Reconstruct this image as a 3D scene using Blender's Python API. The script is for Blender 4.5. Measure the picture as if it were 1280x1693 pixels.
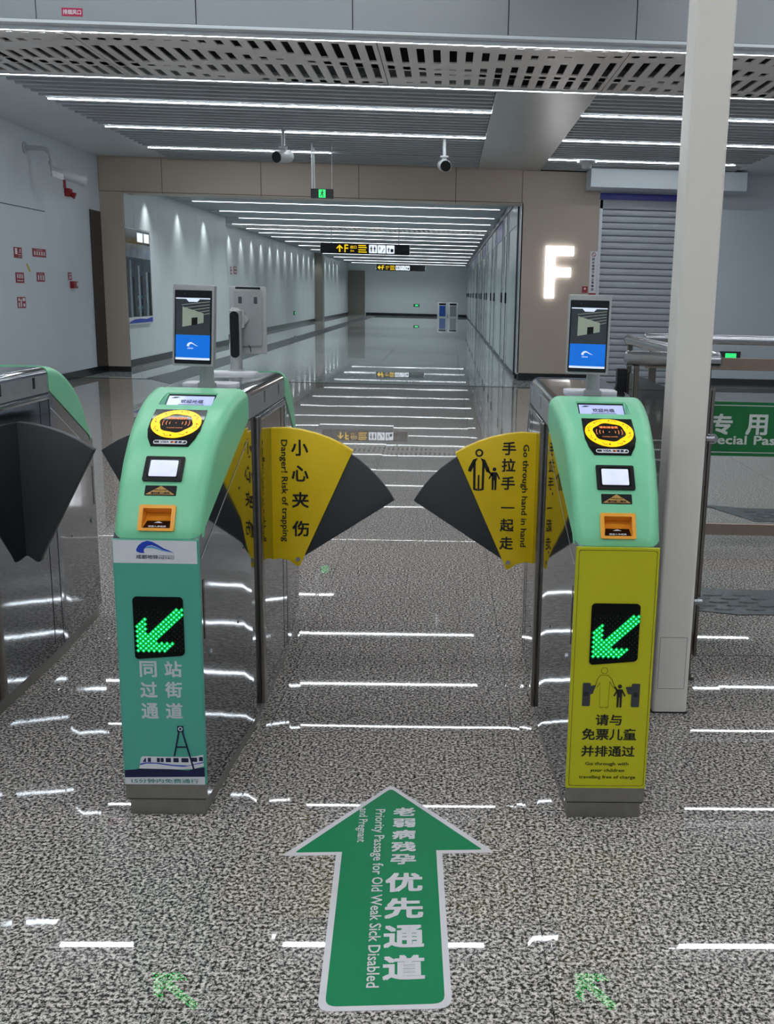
import bpy, bmesh, math, random
from mathutils import Vector, Matrix
from mathutils.geometry import tessellate_polygon
random.seed(7)
for o in list(bpy.data.objects):
    bpy.data.objects.remove(o)
S = bpy.context.scene
COL = S.collection
PI = math.pi

# ------------------------------------------------------------------ camera
CAM_H = 1.35
pit, yaw, rol = math.radians(12.3644), math.radians(2.1257), math.radians(1.4723)
FPX, CX, CY = 1691.96, 795.94, 858.15
B_ = Matrix(((1, 0, 0), (0, 0, -1), (0, 1, 0)))
Ry = Matrix(((math.cos(yaw), 0, -math.sin(yaw)), (0, 1, 0), (math.sin(yaw), 0, math.cos(yaw))))
Rx = Matrix(((1, 0, 0), (0, math.cos(pit), -math.sin(pit)), (0, math.sin(pit), math.cos(pit))))
Rz = Matrix(((math.cos(rol), -math.sin(rol), 0), (math.sin(rol), math.cos(rol), 0), (0, 0, 1)))
M = Rz @ Rx @ Ry @ B_
cam_d = bpy.data.cameras.new('camera')
cam = bpy.data.objects.new('camera', cam_d)
COL.objects.link(cam)
r0, r1, r2 = M[0], M[1], M[2]
cam.matrix_world = Matrix(((r0[0], -r1[0], -r2[0], 0), (r0[1], -r1[1], -r2[1], 0), (r0[2], -r1[2], -r2[2], CAM_H), (0, 0, 0, 1)))
cam_d.sensor_fit = 'HORIZONTAL'
cam_d.sensor_width = 36.0
cam_d.lens = FPX * 36.0 / 1280.0
cam_d.shift_x = (640.0 - CX) / 1280.0
cam_d.shift_y = (CY - 846.5) / 1280.0
cam_d.clip_start = 0.05
cam_d.clip_end = 300
S.camera = cam

# ------------------------------------------------------------------ world, exposure
W = bpy.data.worlds.new('world')
S.world = W
W.use_nodes = True
W.node_tree.nodes['Background'].inputs[0].default_value = (0.55, 0.6, 0.66, 1)
W.node_tree.nodes['Background'].inputs[1].default_value = 0.15
S.view_settings.view_transform = 'Standard'
S.view_settings.look = 'None'
S.view_settings.gamma = 1.0
S.view_settings.use_curve_mapping = False
S.view_settings.exposure = 0.0
STRIP = 40.0          # radiance of the linear ceiling lights
STRIP_ADDED = 55.0  # unseen strip rows, added to light the gate fronts and near floor
STRIP_FAR = 7.0
CEIL_W = 95.0         # downlights in the corridor ceiling
SPOT_W = 34.0         # wall-washer downlights in the corridor

# ------------------------------------------------------------------ materials
def lin(c):
    c = c / 255.0
    return c / 12.92 if c <= 0.04045 else ((c + 0.055) / 1.055) ** 2.4
def rgb(r, g, b):
    return (lin(r), lin(g), lin(b), 1.0)
def mat(name, col, rough=0.5, metal=0.0, emit=None, est=0.0, grain=0.05, gscale=30.0, bump=0.0, bscale=4.0, spec=0.5, coat=0.0):
    m = bpy.data.materials.new(name)
    m.use_nodes = True
    nt = m.node_tree
    p = nt.nodes['Principled BSDF']
    p.inputs['Roughness'].default_value = rough
    p.inputs['Metallic'].default_value = metal
    p.inputs['Specular IOR Level'].default_value = spec
    p.inputs['Coat Weight'].default_value = coat
    tc = nt.nodes.new('ShaderNodeTexCoord')
    if grain > 0:
        n = nt.nodes.new('ShaderNodeTexNoise')
        n.inputs['Scale'].default_value = gscale
        n.inputs['Detail'].default_value = 3
        nt.links.new(tc.outputs['Object'], n.inputs['Vector'])
        r = nt.nodes.new('ShaderNodeMapRange')
        r.inputs[1].default_value = 0.3
        r.inputs[2].default_value = 0.7
        r.inputs[3].default_value = 1 - grain
        r.inputs[4].default_value = 1 + grain
        nt.links.new(n.outputs['Fac'], r.inputs[0])
        mx = nt.nodes.new('ShaderNodeMix')
        mx.data_type = 'RGBA'
        mx.blend_type = 'MULTIPLY'
        mx.inputs[0].default_value = 1
        mx.inputs[6].default_value = col
        nt.links.new(r.outputs[0], mx.inputs[7])
        nt.links.new(mx.outputs[2], p.inputs['Base Color'])
    else:
        p.inputs['Base Color'].default_value = col
    if bump > 0:
        n2 = nt.nodes.new('ShaderNodeTexNoise')
        n2.inputs['Scale'].default_value = bscale
        n2.inputs['Detail'].default_value = 1
        nt.links.new(tc.outputs['Object'], n2.inputs['Vector'])
        b = nt.nodes.new('ShaderNodeBump')
        b.inputs['Strength'].default_value = bump
        b.inputs['Distance'].default_value = 0.02
        nt.links.new(n2.outputs['Fac'], b.inputs['Height'])
        nt.links.new(b.outputs[0], p.inputs['Normal'])
    if emit is not None:
        p.inputs['Emission Color'].default_value = emit
        p.inputs['Emission Strength'].default_value = est
    return m

def granite(name, light, dark, scale, rough, joints=None, spec=0.5, contrast=(0.42, 0.58), var=0.0):
    m = bpy.data.materials.new(name)
    m.use_nodes = True
    nt = m.node_tree
    p = nt.nodes['Principled BSDF']
    p.inputs['Roughness'].default_value = rough
    p.inputs['Specular IOR Level'].default_value = spec
    tc = nt.nodes.new('ShaderNodeNewGeometry')
    n = nt.nodes.new('ShaderNodeTexNoise')
    n.inputs['Scale'].default_value = scale
    n.inputs['Detail'].default_value = 6
    n.inputs['Roughness'].default_value = 0.72
    nt.links.new(tc.outputs['Position'], n.inputs['Vector'])
    cr = nt.nodes.new('ShaderNodeValToRGB')
    cr.color_ramp.elements[0].position = contrast[0]
    cr.color_ramp.elements[0].color = dark
    cr.color_ramp.elements[1].position = contrast[1]
    cr.color_ramp.elements[1].color = light
    nt.links.new(n.outputs['Fac'], cr.inputs[0])
    out = cr.outputs[0]
    n3 = nt.nodes.new('ShaderNodeTexNoise')
    n3.inputs['Scale'].default_value = scale * 0.45
    n3.inputs['Detail'].default_value = 2
    nt.links.new(tc.outputs['Position'], n3.inputs['Vector'])
    r3 = nt.nodes.new('ShaderNodeMapRange')
    r3.inputs[1].default_value = 0.35
    r3.inputs[2].default_value = 0.65
    r3.inputs[3].default_value = 0.78
    r3.inputs[4].default_value = 1.15
    nt.links.new(n3.outputs['Fac'], r3.inputs[0])
    mx = nt.nodes.new('ShaderNodeMix')
    mx.data_type = 'RGBA'
    mx.blend_type = 'MULTIPLY'
    mx.inputs[0].default_value = 1
    nt.links.new(out, mx.inputs[6])
    nt.links.new(r3.outputs[0], mx.inputs[7])
    out = mx.outputs[2]
    if joints:
        bx, by, ox, oy, wd = joints
        mp = nt.nodes.new('ShaderNodeMapping')
        mp.inputs['Location'].default_value = (-ox, -oy, 0)
        nt.links.new(tc.outputs['Position'], mp.inputs['Vector'])
        bt = nt.nodes.new('ShaderNodeTexBrick')
        bt.offset = 0.0
        bt.inputs['Scale'].default_value = 1.0
        bt.inputs['Brick Width'].default_value = bx
        bt.inputs['Row Height'].default_value = by
        bt.inputs['Mortar Size'].default_value = wd
        bt.inputs['Mortar Smooth'].default_value = 0
        bt.inputs['Color1'].default_value = (1, 1, 1, 1)
        bt.inputs['Color2'].default_value = (0.93, 0.93, 0.93, 1)
        bt.inputs['Mortar'].default_value = (0.35, 0.35, 0.35, 1)
        nt.links.new(mp.outputs[0], bt.inputs['Vector'])
        m2 = nt.nodes.new('ShaderNodeMix')
        m2.data_type = 'RGBA'
        m2.blend_type = 'MULTIPLY'
        m2.inputs[0].default_value = 1
        nt.links.new(out, m2.inputs[6])
        nt.links.new(bt.outputs[0], m2.inputs[7])
        out = m2.outputs[2]
    nt.links.new(out, p.inputs['Base Color'])
    n2 = nt.nodes.new('ShaderNodeTexNoise')
    n2.inputs['Scale'].default_value = 1.6
    n2.inputs['Detail'].default_value = 1
    nt.links.new(tc.outputs['Position'], n2.inputs['Vector'])
    b = nt.nodes.new('ShaderNodeBump')
    b.inputs['Strength'].default_value = 0.02
    b.inputs['Distance'].default_value = 0.01
    nt.links.new(n2.outputs['Fac'], b.inputs['Height'])
    nt.links.new(b.outputs[0], p.inputs['Normal'])
    return m

def glass_mat(name, tint=(0.985, 0.995, 0.99, 1), refl=0.10):
    m = bpy.data.materials.new(name)
    m.use_nodes = True
    nt = m.node_tree
    nt.nodes.remove(nt.nodes['Principled BSDF'])
    t = nt.nodes.new('ShaderNodeBsdfTransparent')
    t.inputs[0].default_value = tint
    g = nt.nodes.new('ShaderNodeBsdfGlossy')
    g.inputs['Roughness'].default_value = 0.02
    fr = nt.nodes.new('ShaderNodeFresnel')
    fr.inputs[0].default_value = 1.32
    mx = nt.nodes.new('ShaderNodeMixShader')
    nt.links.new(fr.outputs[0], mx.inputs[0])
    nt.links.new(t.outputs[0], mx.inputs[1])
    nt.links.new(g.outputs[0], mx.inputs[2])
    nt.links.new(mx.outputs[0], nt.nodes['Material Output'].inputs[0])
    return m

WHITE_E = (0.90, 0.96, 1.0, 1)
MT = {}
MT['wall'] = mat('wall_enamel', rgb(205, 214, 222), 0.32, grain=0.02, gscale=1.5, bump=0.02, bscale=0.7)
MT['wallpanel'] = mat('wall_panel_enamel', rgb(216, 224, 225), 0.3, grain=0.02, gscale=2)
MT['beige'] = mat('beige_cladding', rgb(182, 167, 153), 0.42, grain=0.02, gscale=1.5)
MT['grey_panel'] = mat('grey_bulkhead_panel', rgb(146, 151, 154), 0.4, grain=0.02, gscale=1.5)
MT['soffit'] = mat('soffit_panel', rgb(212, 218, 222), 0.4, grain=0.02, gscale=1)
MT['perf'] = mat('perforated_aluminium', rgb(222, 216, 212), 0.38, metal=0.1, grain=0.03, gscale=6)
MT['smoothpanel'] = mat('smooth_ceiling_aluminium', rgb(190, 192, 194), 0.33, metal=0.6, grain=0.03, gscale=5)
MT['slat'] = mat('ceiling_slat_aluminium', rgb(186, 192, 196), 0.45, metal=0.1, grain=0.04, gscale=5)
MT['plenum'] = mat('plenum_dark', rgb(70, 75, 80), 0.8, grain=0.1, gscale=3)
MT['void'] = mat('void_black', rgb(14, 14, 15), 0.9, grain=0.1, gscale=3)
MT['strip'] = mat('strip_light_diffuser', (0.9, 0.9, 0.9, 1), 0.5, emit=WHITE_E, est=STRIP, grain=0)
MT['strip_added'] = mat('strip_light_diffuser_added', (0.9, 0.9, 0.9, 1), 0.5, emit=WHITE_E, est=STRIP_ADDED, grain=0)
MT['strip_far'] = mat('strip_light_diffuser_corridor', (0.9, 0.9, 0.9, 1), 0.5, emit=WHITE_E, est=STRIP_FAR, grain=0)
MT['granite'] = granite('speckled_granite', rgb(222, 212, 205), rgb(50, 46, 44), 118.0, 0.014, contrast=(0.455, 0.565))
MT['granite_far'] = granite('speckled_granite_laid', rgb(222, 212, 205), rgb(50, 46, 44), 118.0, 0.014, joints=(0.765, 0.765, 0.228, 1.735, 0.003), contrast=(0.455, 0.565))
MT['tile'] = granite('polished_pale_tile', rgb(214, 220, 219), rgb(176, 186, 186), 40.0, 0.015, joints=(1.53, 1.53, 0.228, 1.735, 0.008))
MT['darkstone'] = granite('dark_tactile_stone', rgb(74, 80, 86), rgb(38, 42, 46), 60.0, 0.3)
MT['black_base'] = mat('black_skirting', rgb(22, 25, 30), 0.2, grain=0.1)
MT['steel'] = mat('brushed_stainless', rgb(168, 170, 174), 0.16, metal=1.0, grain=0.05, gscale=14, bump=0.035, bscale=5)
MT['steel_side'] = mat('mirror_stainless_side', rgb(158, 162, 168), 0.05, metal=1.0, grain=0.04, gscale=10, bump=0.018, bscale=6)
MT['steel_satin_bright'] = mat('brightened_satin_band', rgb(190, 191, 195), 0.36, metal=0.9, grain=0.06, gscale=30)
MT['steel_dark'] = mat('dark_stainless', rgb(120, 114, 108), 0.25, metal=1.0, grain=0.06, gscale=20)
MT['steel_plinth'] = mat('satin_stainless_plinth', rgb(150, 146, 140), 0.38, metal=0.9, grain=0.07, gscale=40)
MT['bronze'] = mat('warm_stainless_band', rgb(150, 130, 118), 0.32, metal=0.9, grain=0.05, gscale=20)
MT['seam'] = mat('seam_black', rgb(26, 27, 30), 0.6, grain=0.05)
MT['green'] = mat('mint_green_plastic', rgb(130, 210, 163), 0.34, grain=0.02, gscale=20)
MT['teal'] = mat('teal_panel_film', rgb(80, 170, 148), 0.35, grain=0.02, gscale=12)
MT['yellowgreen'] = mat('lemon_panel_film', rgb(196, 192, 16), 0.35, grain=0.02, gscale=12)
MT['flapyellow'] = mat('safety_yellow', rgb(238, 200, 10), 0.32, grain=0.03, gscale=10)
MT['flapgrey'] = mat('charcoal_rubber', rgb(56, 59, 62), 0.5, grain=0.05, gscale=30)
MT['black'] = mat('gloss_black', rgb(10, 10, 12), 0.15, grain=0.05)
MT['black_matte'] = mat('matte_black', rgb(12, 12, 14), 0.5, spec=0.25, grain=0.05)
MT['black_window'] = mat('dark_led_window', rgb(8, 9, 10), 0.25, spec=0.15, grain=0.05)
MT['ink'] = mat('black_ink', rgb(20, 20, 22), 0.5, grain=0.05)
MT['navy'] = mat('navy_ink', rgb(12, 18, 66), 0.4, grain=0.05)
MT['blue'] = mat('royal_blue_ink', rgb(26, 62, 178), 0.4, grain=0.05)
MT['skyblue'] = mat('sky_blue_ink', rgb(88, 160, 220), 0.4, grain=0.05)
MT['white'] = mat('white_film', rgb(222, 222, 226), 0.4, grain=0.02)
MT['lightgrey_ink'] = mat('pale_grey_ink', rgb(205, 212, 212), 0.45, grain=0.02)
MT['tealink'] = mat('teal_ink', rgb(70, 140, 132), 0.45, grain=0.03)
MT['orange'] = mat('orange_plastic', rgb(250, 168, 48), 0.35, grain=0.02)
MT['goldlabel'] = mat('gold_label_ink', rgb(196, 148, 70), 0.4, grain=0.05)
MT['ring'] = mat('reader_ring_lit', rgb(255, 200, 0), 0.3, emit=rgb(255, 190, 0), est=0.8, grain=0.02)
MT['ringred'] = mat('reader_mark_lit', rgb(226, 120, 60), 0.4, emit=rgb(240, 150, 90), est=0.6, grain=0)
MT['ringmark'] = mat('reader_ornament_ink', rgb(120, 60, 10), 0.4, grain=0.02)
MT['lcd'] = mat('lcd_lit', rgb(190, 195, 240), 0.2, emit=rgb(180, 188, 240), est=0.42, grain=0.02)
MT['scan'] = mat('scanner_window_lit', rgb(225, 228, 240), 0.12, emit=rgb(206, 210, 232), est=0.45, grain=0.12, gscale=22)
MT['led'] = mat('green_led_lit', rgb(40, 255, 150), 0.3, emit=(0.006, 1.0, 0.09, 1), est=22.0, grain=0)
MT['led_glow'] = mat('green_led_glow_lit', rgb(0, 150, 60), 0.3, emit=(0.0, 0.55, 0.10, 1), est=0.14, grain=0)
MT['led_off'] = mat('led_unlit', rgb(20, 44, 34), 0.3, grain=0.05)
MT['terminal'] = mat('terminal_silver', rgb(170, 170, 169), 0.32, metal=0.35, grain=0.02)
MT['terminal_back'] = mat('terminal_back_grey', rgb(150, 151, 150), 0.36, metal=0.3, grain=0.03)
MT['post'] = mat('terminal_post_grey', rgb(178, 180, 178), 0.3, metal=0.5, grain=0.03)
MT['scr_blue'] = mat('screen_blue_lit', rgb(0, 90, 190), 0.15, emit=rgb(10, 110, 210), est=0.6, grain=0.05, gscale=8)
MT['scr_white'] = mat('screen_white_lit', rgb(210, 220, 235), 0.2, emit=rgb(210, 220, 240), est=0.6, grain=0)
MT['scr_dark'] = mat('screen_video_dark_lit', rgb(40, 46, 50), 0.15, emit=rgb(52, 60, 66), est=0.35, grain=0.2, gscale=20)
MT['scr_mid'] = mat('screen_video_wall_lit', rgb(130, 138, 124), 0.2, emit=rgb(128, 138, 122), est=0.5, grain=0.1, gscale=20)
MT['pillar'] = mat('ivory_paint', rgb(228, 221, 212), 0.4, grain=0.015, gscale=3)
MT['shutter'] = mat('shutter_grey', rgb(176, 182, 190), 0.42, metal=0.2, grain=0.02, gscale=8)
MT['bluestrip'] = mat('deep_blue_strip', rgb(18, 30, 150), 0.3, grain=0.05)
MT['redsign'] = mat('red_sign', rgb(150, 22, 44), 0.4, grain=0.05)
MT['red'] = mat('red_plastic', rgb(140, 12, 26), 0.35, grain=0.05)
MT['magenta'] = mat('crimson_sign', rgb(176, 24, 74), 0.4, grain=0.03)
MT['letterF'] = mat('letter_lit', (0.9, 0.9, 0.9, 1), 0.4, emit=(0.95, 0.96, 1, 1), est=3.0, grain=0)
MT['signblack'] = mat('sign_black', rgb(12, 16, 22), 0.3, grain=0.05)
MT['signyellow'] = mat('sign_yellow_lit', rgb(240, 200, 20), 0.4, emit=rgb(250, 205, 10), est=0.9, grain=0)
MT['signwhite'] = mat('sign_white_lit', rgb(230, 235, 240), 0.4, emit=rgb(225, 235, 245), est=1.0, grain=0)
MT['exitgreen'] = mat('exit_green_lit', rgb(40, 230, 110), 0.4, emit=(0.05, 0.9, 0.25, 1), est=0.75, grain=0)
MT['signgreen'] = mat('green_sign_film', rgb(0, 100, 46), 0.35, grain=0.03)
MT['signsilver'] = mat('silver_lettering', rgb(196, 202, 198), 0.4, grain=0.02)
MT['arrowgreen'] = mat('floor_film_green', rgb(0, 126, 80), 0.5, spec=0.25, grain=0.04, gscale=6)
MT['arrowwhite'] = mat('floor_film_white', rgb(212, 206, 210), 0.35, grain=0.04, gscale=20)
MT['camwhite'] = mat('camera_white', rgb(180, 184, 186), 0.35, grain=0.02)
MT['door'] = mat('grey_door', rgb(128, 124, 116), 0.4, grain=0.03)
MT['frosted'] = mat('frosted_panel', rgb(196, 206, 207), 0.22, grain=0.04, gscale=2)
MT['mullion'] = mat('dark_mullion', rgb(66, 72, 78), 0.35, metal=0.4, grain=0.05)
MT['frame'] = mat('pale_aluminium_frame', rgb(205, 210, 213), 0.28, metal=0.2, grain=0.03)
MT['glass'] = glass_mat('clear_glass')
MT['binblue'] = mat('bin_blue', rgb(26, 70, 150), 0.4, grain=0.05)
MT['bingrey'] = mat('bin_grey', rgb(126, 132, 138), 0.4, grain=0.05)
MT['adphoto'] = mat('poster_photo_dark', rgb(58, 70, 84), 0.12, grain=0.6, gscale=14)
MT['adsky'] = mat('poster_photo_pale', rgb(140, 150, 162), 0.12, grain=0.2, gscale=6)
MT['yellowtape'] = mat('yellow_tape', rgb(190, 180, 50), 0.5, grain=0.05)

# ------------------------------------------------------------------ mesh helpers
class MB:
    def __init__(s):
        s.v, s.f = [], []
    def add(s, vs, fs):
        k = len(s.v)
        s.v += [tuple(v) for v in vs]
        s.f += [tuple(i + k for i in f) for f in fs]
        return s
    def box(s, x0, x1, y0, y1, z0, z1):
        return s.add([(x0, y0, z0), (x1, y0, z0), (x1, y1, z0), (x0, y1, z0), (x0, y0, z1), (x1, y0, z1), (x1, y1, z1), (x0, y1, z1)],
                     [(0, 3, 2, 1), (4, 5, 6, 7), (0, 1, 5, 4), (1, 2, 6, 5), (2, 3, 7, 6), (3, 0, 4, 7)])
    def prism(s, poly, fn, a, b):
        n = len(poly)
        vs = [fn(p[0], p[1], a) for p in poly] + [fn(p[0], p[1], b) for p in poly]
        tr = tessellate_polygon([[Vector((p[0], p[1], 0)) for p in poly]])
        fs = [tuple(t) for t in tr] + [tuple(reversed([i + n for i in t])) for t in tr]
        fs += [(i, (i + 1) % n, (i + 1) % n + n, i + n) for i in range(n)]
        return s.add(vs, fs)
    def cyl(s, p0, p1, r, n=16, r2=None, cap=True):
        p0, p1 = Vector(p0), Vector(p1)
        r2 = r if r2 is None else r2
        d = (p1 - p0).normalized()
        u = d.orthogonal().normalized()
        w = d.cross(u)
        vs = []
        for p, rr in ((p0, r), (p1, r2)):
            for i in range(n):
                a = 2 * PI * i / n
                vs.append(p + u * (rr * math.cos(a)) + w * (rr * math.sin(a)))
        fs = [(i, (i + 1) % n, (i + 1) % n + n, i + n) for i in range(n)]
        if cap:
            fs += [tuple(range(n - 1, -1, -1)), tuple(range(n, 2 * n))]
        return s.add(vs, fs)
    def tube(s, pts, r, n=12):
        pts = [Vector(p) for p in pts]
        vs, fs = [], []
        u = None
        for i, p in enumerate(pts):
            d = (pts[min(i + 1, len(pts) - 1)] - pts[max(i - 1, 0)]).normalized()
            if u is None:
                u = d.orthogonal().normalized()
            u = (u - d * u.dot(d)).normalized()
            w = d.cross(u)
            for k in range(n):
                a = 2 * PI * k / n
                vs.append(p + u * (r * math.cos(a)) + w * (r * math.sin(a)))
        for i in range(len(pts) - 1):
            for k in range(n):
                fs.append((i * n + k, i * n + (k + 1) % n, (i + 1) * n + (k + 1) % n, (i + 1) * n + k))
        m = len(pts) - 1
        fs += [tuple(range(n - 1, -1, -1)), tuple(m * n + k for k in range(n))]
        return s.add(vs, fs)
    def poly(s, pts, mapf):
        tr = tessellate_polygon([[Vector((p[0], p[1], 0)) for p in pts]])
        return s.add([mapf(*p) for p in pts], [tuple(t) for t in tr])

def obj(name, mb, m, parent=None, bevel=0.0, seg=2, smooth=True, bevfn=None, loc=None, mesh=None, ang=35):
    if mesh is None:
        me = bpy.data.meshes.new(name)
        me.from_pydata(mb.v, [], mb.f)
        bm = bmesh.new()
        bm.from_mesh(me)
        bmesh.ops.remove_doubles(bm, verts=bm.verts, dist=1e-6)
        bmesh.ops.recalc_face_normals(bm, faces=bm.faces)
        if bevel > 0:
            es = []
            for e in bm.edges:
                if bevfn is not None:
                    if bevfn(e.verts[0].co, e.verts[1].co):
                        es.append(e)
                elif len(e.link_faces) == 2 and e.calc_face_angle(0) > math.radians(30):
                    es.append(e)
            bmesh.ops.bevel(bm, geom=es, offset=bevel, segments=seg, affect='EDGES', profile=0.5, clamp_overlap=True)
        bm.to_mesh(me)
        bm.free()
        if smooth:
            me.shade_smooth()
            me.set_sharp_from_angle(angle=math.radians(ang))
        me.materials.append(MT[m] if isinstance(m, str) else m)
    else:
        me = mesh
    o = bpy.data.objects.new(name, me)
    COL.objects.link(o)
    if parent is not None:
        o.parent = parent
    if loc is not None:
        o.location = loc
    return o

def tag(o, label, cat, group=None):
    o['label'] = label
    o['category'] = cat
    if group:
        o['group'] = group
    return o
def struct(name, mb, m, **k):
    o = obj(name, mb, m, **k)
    o['kind'] = 'structure'
    return o
def thing(name, label, cat, loc=(0, 0, 0), group=None):
    o = bpy.data.objects.new(name, None)
    o.empty_display_size = 0.1
    COL.objects.link(o)
    o.location = loc
    return tag(o, label, cat, group)

TXT = {}
def text2d(body):
    """outline triangles of a word, normalised so that it fills 0..1 in x and y; returns verts, faces, aspect"""
    k = body
    if k in TXT:
        return TXT[k]
    c = bpy.data.curves.new('lettering_source', 'FONT')
    c.body = body
    c.resolution_u = 2
    o = bpy.data.objects.new('lettering_source', c)
    COL.objects.link(o)
    bpy.context.view_layer.update()
    me = bpy.data.meshes.new_from_object(o.evaluated_get(bpy.context.evaluated_depsgraph_get()))
    vs = [(v.co.x, v.co.y) for v in me.vertices]
    fs = [tuple(p.vertices) for p in me.polygons]
    bpy.data.objects.remove(o)
    bpy.data.curves.remove(c)
    bpy.data.meshes.remove(me)
    x0, x1 = min(v[0] for v in vs), max(v[0] for v in vs)
    y0, y1 = min(v[1] for v in vs), max(v[1] for v in vs)
    vs = [((x - x0) / (x1 - x0), (y - y0) / max(y1 - y0, 1e-6)) for x, y in vs]
    TXT[k] = (vs, fs, (x1 - x0) / max(y1 - y0, 1e-6))
    return TXT[k]
def put_text(mb, body, cx, cy, w, h, mapf, bold=0.0, rot=0):
    """word centred on cx, cy filling w x h; rot -90 makes it read downwards"""
    vs, fs, a = text2d(body)
    nch = max(1.0, a)
    bx_, by_ = bold * w / nch, bold * h
    sh_ = [(0, 0)] if bold < 0.006 else [(-bx_, -by_), (bx_, -by_), (-bx_, by_), (bx_, by_)] + ([(0, 0)] if bold > 0.03 else [])
    o_ = Vector(mapf(cx, cy))
    nn = (Vector(mapf(cx + 1e-3, cy)) - o_).cross(Vector(mapf(cx, cy + 1e-3)) - o_).normalized()
    for kk, (dx, dy) in enumerate(sh_):
        lift = nn * (0.00018 * kk)
        out = []
        for x, y in vs:
            u, v = (x - 0.5) * (w - 2 * bx_) + dx, (y - 0.5) * (h - 2 * by_) + dy
            if rot == -90:
                u, v = v, -u
            out.append(Vector(mapf(cx + u, cy + v)) + lift)
        mb.add(out, fs)

def rrect(x0, x1, y0, y1, r, n=5):
    pts = []
    for cx, cy, a0 in ((x1 - r, y1 - r, 0), (x0 + r, y1 - r, 90), (x0 + r, y0 + r, 180), (x1 - r, y0 + r, 270)):
        for i in range(n + 1):
            a = math.radians(a0 + 90 * i / n)
            pts.append((cx + r * math.cos(a), cy + r * math.sin(a)))
    return pts
def disc(cx, cy, r, n=24, ry=None):
    ry = r if ry is None else ry
    return [(cx + r * math.cos(2 * PI * i / n), cy + ry * math.sin(2 * PI * i / n)) for i in range(n)]
def ringfaces(mb, outer, inner, mapf):
    n = len(outer)
    mb.add([mapf(*p) for p in outer] + [mapf(*p) for p in inner], [(i, (i + 1) % n, (i + 1) % n + n, i + n) for i in range(n)])

# ================================================================== STRUCTURE
XL = -5.42      # hall left wall
YP = 16.7       # portal face
ZC = 3.26       # hall ceiling
XR = 9.0
YB = -5.0
PITCH = 0.765
# ---- floor
floor = struct('floor', MB().box(XL - 0.4, XR, YB, 15.45, -0.10, -0.0015), 'granite_far')
tile_me = None
for i in range(-6, 6):
    for j in range(-4, 12):
        x0 = 0.228 + i * PITCH
        y0 = 1.735 + j * PITCH
        if y0 + PITCH < 1.0 and abs(x0) > 1.6:
            continue
        if tile_me is None:
            h = PITCH / 2 - 0.0012
            t = obj('granite_slab', MB().box(-h, h, -h, h, -0.012, 0), 'granite', floor, bevel=0.0008, seg=1)
            tile_me = t.data
        else:
            t = obj('granite_slab', None, None, floor, mesh=tile_me)
        t.location = (x0 + PITCH / 2, y0 + PITCH / 2, random.uniform(-0.0003, 0.0))
        t.rotation_euler = (random.gauss(0, 0.00045), random.gauss(0, 0.00045), 0)
struct('floor_corridor', MB().box(-6.6, 1.6, 15.5, 64, -0.10, 0), 'tile')
struct('floor_threshold', MB().box(XL - 0.4, XR, 15.45, 15.5, -0.10, 0.0012), 'seam')
struct('floor_annex', MB().box(1.6, XR, 15.5, 17.6, -0.10, 0), 'granite_far')
strip = obj('dark_floor_strip', MB().prism([(-4.5, 15.6), (-3.75, 14.5), (-3.55, 15.0), (-3.95, 17.0), (-4.05, 60), (-4.6, 60), (-4.45, 17.0)], lambda x, y, a: (x, y, a), 0.0, 0.0016), 'darkstone', floor)

# ---- hall left wall
wl = struct('wall_left', MB().box(XL - 0.3, XL, YB, YP, 0, 3.9), 'wall')
struct('baseboard_left', MB().box(XL, XL + 0.012, YB, YP, 0, 0.11), 'black_base')
for y in (12.9, 15.3):
    pass
obj('panel_joint', MB().box(XL - 0.001, XL + 0.0012, 13.0, 14.45, 2.284, 2.294), 'seam', wl)
obj('panel_joint', MB().box(XL - 0.001, XL + 0.0012, 14.45, 14.454, 0.11, 3.3), 'soffit', wl)
obj('panel_joint', MB().box(XL - 0.001, XL + 0.0012, 12.9, 12.904, 0.11, 3.3), 'soffit', wl)
# glossy black glass strip set in the wall beside the portal
bg = obj('dark_glazing', MB().box(XL + 0.002, XL + 0.010, 16.20, YP - 0.005, 0.112, 2.46), 'black', None, bevel=0.002, seg=1)
tag(bg, 'tall glossy black glazing on the left wall beside the beige portal', 'glazing')

# ---- portal (beige cladding) with individual panels
portal = struct('wall_portal', MB().box(1.16, 2.36, YP + 0.02, YP + 0.4, 0.0, 3.4).box(XL - 0.1, -5.065, YP + 0.02, YP + 0.05, 0.0, 3.4).box(-5.06, 1.16, YP + 0.02, YP + 0.4, 2.76, 3.4), 'seam')
def panel(parent, name, m, x0, x1, y0, y1, z0, z1, g=0.0035, b=0.002):
    return obj(name, MB().box(x0 + g, x1 - g, y0, y1, z0 + g, z1 - g), m, parent, bevel=b, seg=1)
lx = [-5.42, -4.45, -2.93, -1.42, 0.09, 1.13]
for a, b in zip(lx, lx[1:]):
    panel(portal, 'cladding_panel', 'beige', a, b, YP, YP + 0.03, 2.77, ZC + 0.06)
    panel(portal, 'soffit_panel', 'beige', max(a, -5.06), b, YP, YP + 0.4, 2.745, 2.77)
panel(portal, 'cladding_panel', 'beige', XL - 0.02, -5.06, YP, YP + 0.03, 0.08, 2.77)
panel(portal, 'cladding_panel', 'beige', 1.13, 2.36, YP, YP + 0.03, 0.12, 2.77 + 0.49)
panel(portal, 'reveal_panel', 'frame', 1.12, 1.16, YP + 0.0, YP + 0.42, 0.1, 2.77)
struct('baseboard_portal', MB().box(1.15, 2.37, YP + 0.004, YP + 0.06, 0, 0.12), 'black_base')

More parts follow.
